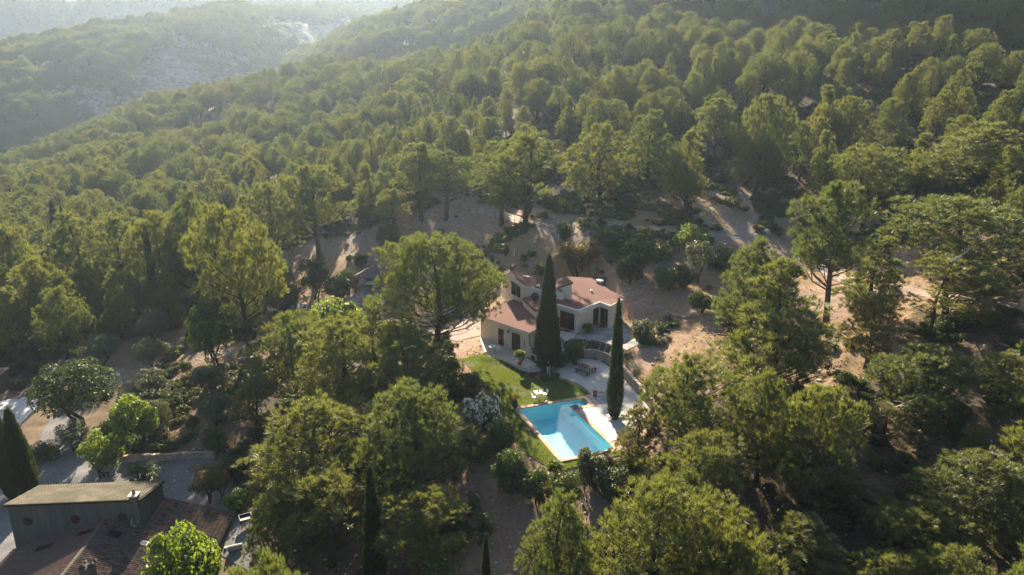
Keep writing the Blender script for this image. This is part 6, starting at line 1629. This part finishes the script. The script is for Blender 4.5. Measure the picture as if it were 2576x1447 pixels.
# ------------------------------------------------------------------ low scrub, dry tufts and stones
def scrub_points(n, seed, y0=60, y1=165):
    r = np.random.default_rng(seed); u = r.uniform(560, 2576, n); v = r.uniform(440, 1420, n)
    # spread evenly over the ground instead of over the picture
    X = r.uniform(-48, 95, n * 3); Y = r.uniform(y0, y1, n * 3); Z = H(X, Y); uu, vv = proj(X, Y, Z)
    ok = (uu > -60) & (uu < 2640) & (vv < 1480)
    ok &= ~in_poly(X, Y, LAWN) & ~in_poly(X, Y, GRAVEL) & ~in_poly(X, Y, PAVED_R) & ~in_poly(X, Y, HOUSE_PAD) & ~in_poly(X, Y, POOL)
    ok &= dist_poly(X, Y, HOUSE_PAD) > .8
    return X[ok], Y[ok], Z[ok]
TRK = []
for o in list(COL.objects):
    if o.name.split('.')[0] in ('hill_path', 'garden_track', 'car_court', 'tarmac_drive', 'villa_forecourt', 'gravel_court', 'gravel_drive', 'goat_track', 'west_court'):
        co = np.empty(len(o.data.vertices) * 3); o.data.vertices.foreach_get('co', co); TRK.append(co.reshape(-1, 3)[:, :2])
TRK = np.concatenate(TRK)
def off_track(X, Y, r=.75):
    ok = np.ones(len(X), bool)
    for i in range(0, len(X), 2000):
        d = ((X[i:i + 2000, None] - TRK[None, :, 0]) ** 2 + (Y[i:i + 2000, None] - TRK[None, :, 1]) ** 2).min(1); ok[i:i + 2000] = d > r * r
    return ok
X, Y, Z = scrub_points(9000, 3)
dens = fbm(X * .12, Y * .12, 4, 13) + .16 * smooth(96, 116, Y) * (X > -6) - .12 * ((np.hypot(X - 22, Y - 82) < 16) | ((X < 12) & (Y < 112) & (X > -20)))
ok = off_track(X, Y) & (dens > .60 - .14 * ((X < -14) & (Y < 92)) + np.random.default_rng(1).uniform(-.05, .12, len(X)))
X, Y, Z = X[ok], Y[ok], Z[ok]; n = len(X); s = rng.uniform(.5, 1.35, n)
ss = [pair(SHRUBS[k]) for k in ('scrub', 'scrub_dark', 'oak_bush')]
ixs = rng.choice(3, n, p=[.5, .42, .08]); s = np.where(ixs == 2, s * .5, s)
scatter('garrigue_scrub', 'low wild scrub dotted over the open hillside', 'scrub', np.stack([X, Y, Z - .02], 1), np.stack([s, s, s * rng.uniform(.7, 1.1, n)], 1), rz_only(n), ixs, ss)
# shady undergrowth beneath the pines
r = np.random.default_rng(77); X = r.uniform(-90, 110, 9000); Y = r.uniform(40, 175, 9000); Z = H(X, Y); uu, vv = proj(X, Y, Z)
ok = (uu > -80) & (uu < 2650) & (vv < 1520) & ~in_poly(uu, vv, CLEAR) & ~in_poly(uu, vv, CLEAR_L) & off_track(X, Y) & (fbm(X * .1, Y * .1, 3, 91) > .45) & (r.random(len(X)) < .55)
ok &= ~((vv > 1150) & (uu < 640))
X, Y, Z = X[ok], Y[ok], Z[ok]; n = len(X); ixs = r.choice(3, n, p=[.40, .35, .25]); s = r.uniform(.5, 1.1, n) * np.where(ixs == 0, .85, 1.3)
scatter('undergrowth', 'dark undergrowth beneath the pines', 'undergrowth', np.stack([X, Y, Z - .05], 1), np.stack([s, s, s * r.uniform(.7, 1.1, n)], 1), rz_only(n), ixs, [pair(SHRUBS[k]) for k in ('oak_bush', 'scrub_dark', 'scrub')])
# dry grass as blades
X, Y, Z = scrub_points(26000, 9, 44, 125)
ok = off_track(X, Y, .6) & (fbm(X * .14, Y * .14, 4, 55) > .40); X, Y = X[ok], Y[ok]
k = np.repeat(np.arange(len(X)), 6); r = np.random.default_rng(4)
bx, by = X[k] + r.normal(size=len(k)) * .12, Y[k] + r.normal(size=len(k)) * .12
V, F = blades(np.stack([bx, by, H(bx, by) - .02], 1), unit(np.stack([r.normal(size=len(k)) * .5, r.normal(size=len(k)) * .5, np.ones(len(k))], 1)), r.uniform(.08, .26, len(k)), r.uniform(.015, .035, len(k)), r)
tag(ob('dry_grass', mesh_np('dry_grass', V, F, M['dry_grass'])), 'short dry grass on the bare slopes', 'grass', None, 'stuff')
# lawn blades
P = np.array([p[:2] for p in LAWN]); lo, hi = P.min(0), P.max(0); r = np.random.default_rng(5)
X = r.uniform(lo[0], hi[0], 150000); Y = r.uniform(lo[1], hi[1], 150000)
bare = fbm(X * .35, Y * .35, 3, 8)
ok = in_poly(X, Y, LAWN) & (dist_poly(X, Y, LAWN) > .1) & (bare < .60 + r.uniform(-.06, .06, len(X))); X, Y = X[ok], Y[ok]
V, F = blades(np.stack([X, Y, H(X, Y) + .045], 1), unit(np.stack([r.normal(size=len(X)) * .55, r.normal(size=len(X)) * .55, np.ones(len(X))], 1)), r.uniform(.05, .11, len(X)), r.uniform(.018, .04, len(X)), r)
tag(ob('lawn_grass', mesh_np('lawn_grass', V, F, M['grass'])), 'mown lawn grass between villa and pool', 'grass', None, 'stuff')
# stones
M['limestone'] = mk('limestone_rock', (.56, .54, .50), (.36, .34, .31), 4, .9, .5, rnd=.15)
def rock_mesh(seed, n=2):
    bm = bmesh.new(); bmesh.ops.create_icosphere(bm, subdivisions=n, radius=.5); r = random.Random(seed)
    ax = [Vector((r.uniform(-1, 1), r.uniform(-1, 1), r.uniform(-1, 1))).normalized() for _ in range(7)]
    for vtx in bm.verts:
        for a in ax:
            dd = vtx.co.dot(a)
            if dd > .34: vtx.co -= a * (dd - .34)
        vtx.co.z *= .75
    me = bpy.data.meshes.new('boulder'); bm.to_mesh(me); bm.free(); me.materials.append(M['limestone']); return me
ROCKS = [rock_mesh(k) for k in range(4)]
def boulder(kx, ky, w, label, i=0):
    g = G(kx, ky); o = ob('boulder', ROCKS[i % 4]); px = KF / (g[1] * CP - (g[2] - CAM_H) * SP); s = w / px
    o.location = (g[0], g[1], g[2] + s * .22); o.scale = (s, s, s); o.rotation_euler = (0, 0, kx % 6)
    return tag(o, label, 'boulder')
bo = boulder(1267, 622, 16, 'white boulder on the bare slope above the villa', 0)
bo1 = boulder(872, 618, 14, 'pale boulder at the shaded forest edge', 1)
bo2 = boulder(884, 645, 9, 'small pale stone near the ball-shaped bush', 2)
boulder(1345, 611, 8, 'small stone by the tuft on the bare slope', 3)
boulder(1650, 905, 11, 'pale stone on the slope right of the gravel terrace', 1)
boulder(2190, 920, 13, 'pale stone in the shade under the leaning pine', 2)
boulder(1930, 590, 24, 'big rounded rock behind the knobbly pine top', 0)
X, Y, Z = scrub_points(9000, 17, 44, 150); rk = smooth(.47, .60, fbm(X * .09, Y * .09, 4, 21) * .6 + fbm(X * .3, Y * .3, 4, 33) * .4 + .1 * (Y > 100))
ok = rng.random(len(X)) < .12 + .6 * rk; X, Y, Z = X[ok], Y[ok], Z[ok]; n = len(X); s = rng.uniform(.08, .32, n) ** 1.0 * np.where(rng.random(n) < .06, 2.2, 1)
scatter('loose_stones', 'loose limestone rubble strewn over the slopes', 'stones', np.stack([X, Y, Z + s * .1], 1), np.stack([s, s * rng.uniform(.7, 1, n), s * rng.uniform(.5, .9, n)], 1), rng.uniform(-.4, .4, (n, 3)) + rz_only(n), rng.integers(0, 2, n), [[bo], [bo1]])

# ------------------------------------------------------------------ haze
hz = MB().box((-40, 480, 35), (1150, 640, 178)).ob('haze', None)
m = bpy.data.materials.new('morning_haze'); m.use_nodes = True; t = m.node_tree
for q in list(t.nodes):
    if q.type != 'OUTPUT_MATERIAL': t.nodes.remove(q)
pv_ = t.nodes.new('ShaderNodeVolumePrincipled'); pv_.inputs['Density'].default_value = HAZE_DENSITY
pv_.inputs['Color'].default_value = (.62, .78, .99, 1); pv_.inputs['Anisotropy'].default_value = .58
t.links.new(pv_.outputs[0], t.nodes['Material Output'].inputs['Volume'])
hz.data.materials.append(m); tag(hz, 'thin sunlit haze filling the valley', 'haze', None, 'stuff')
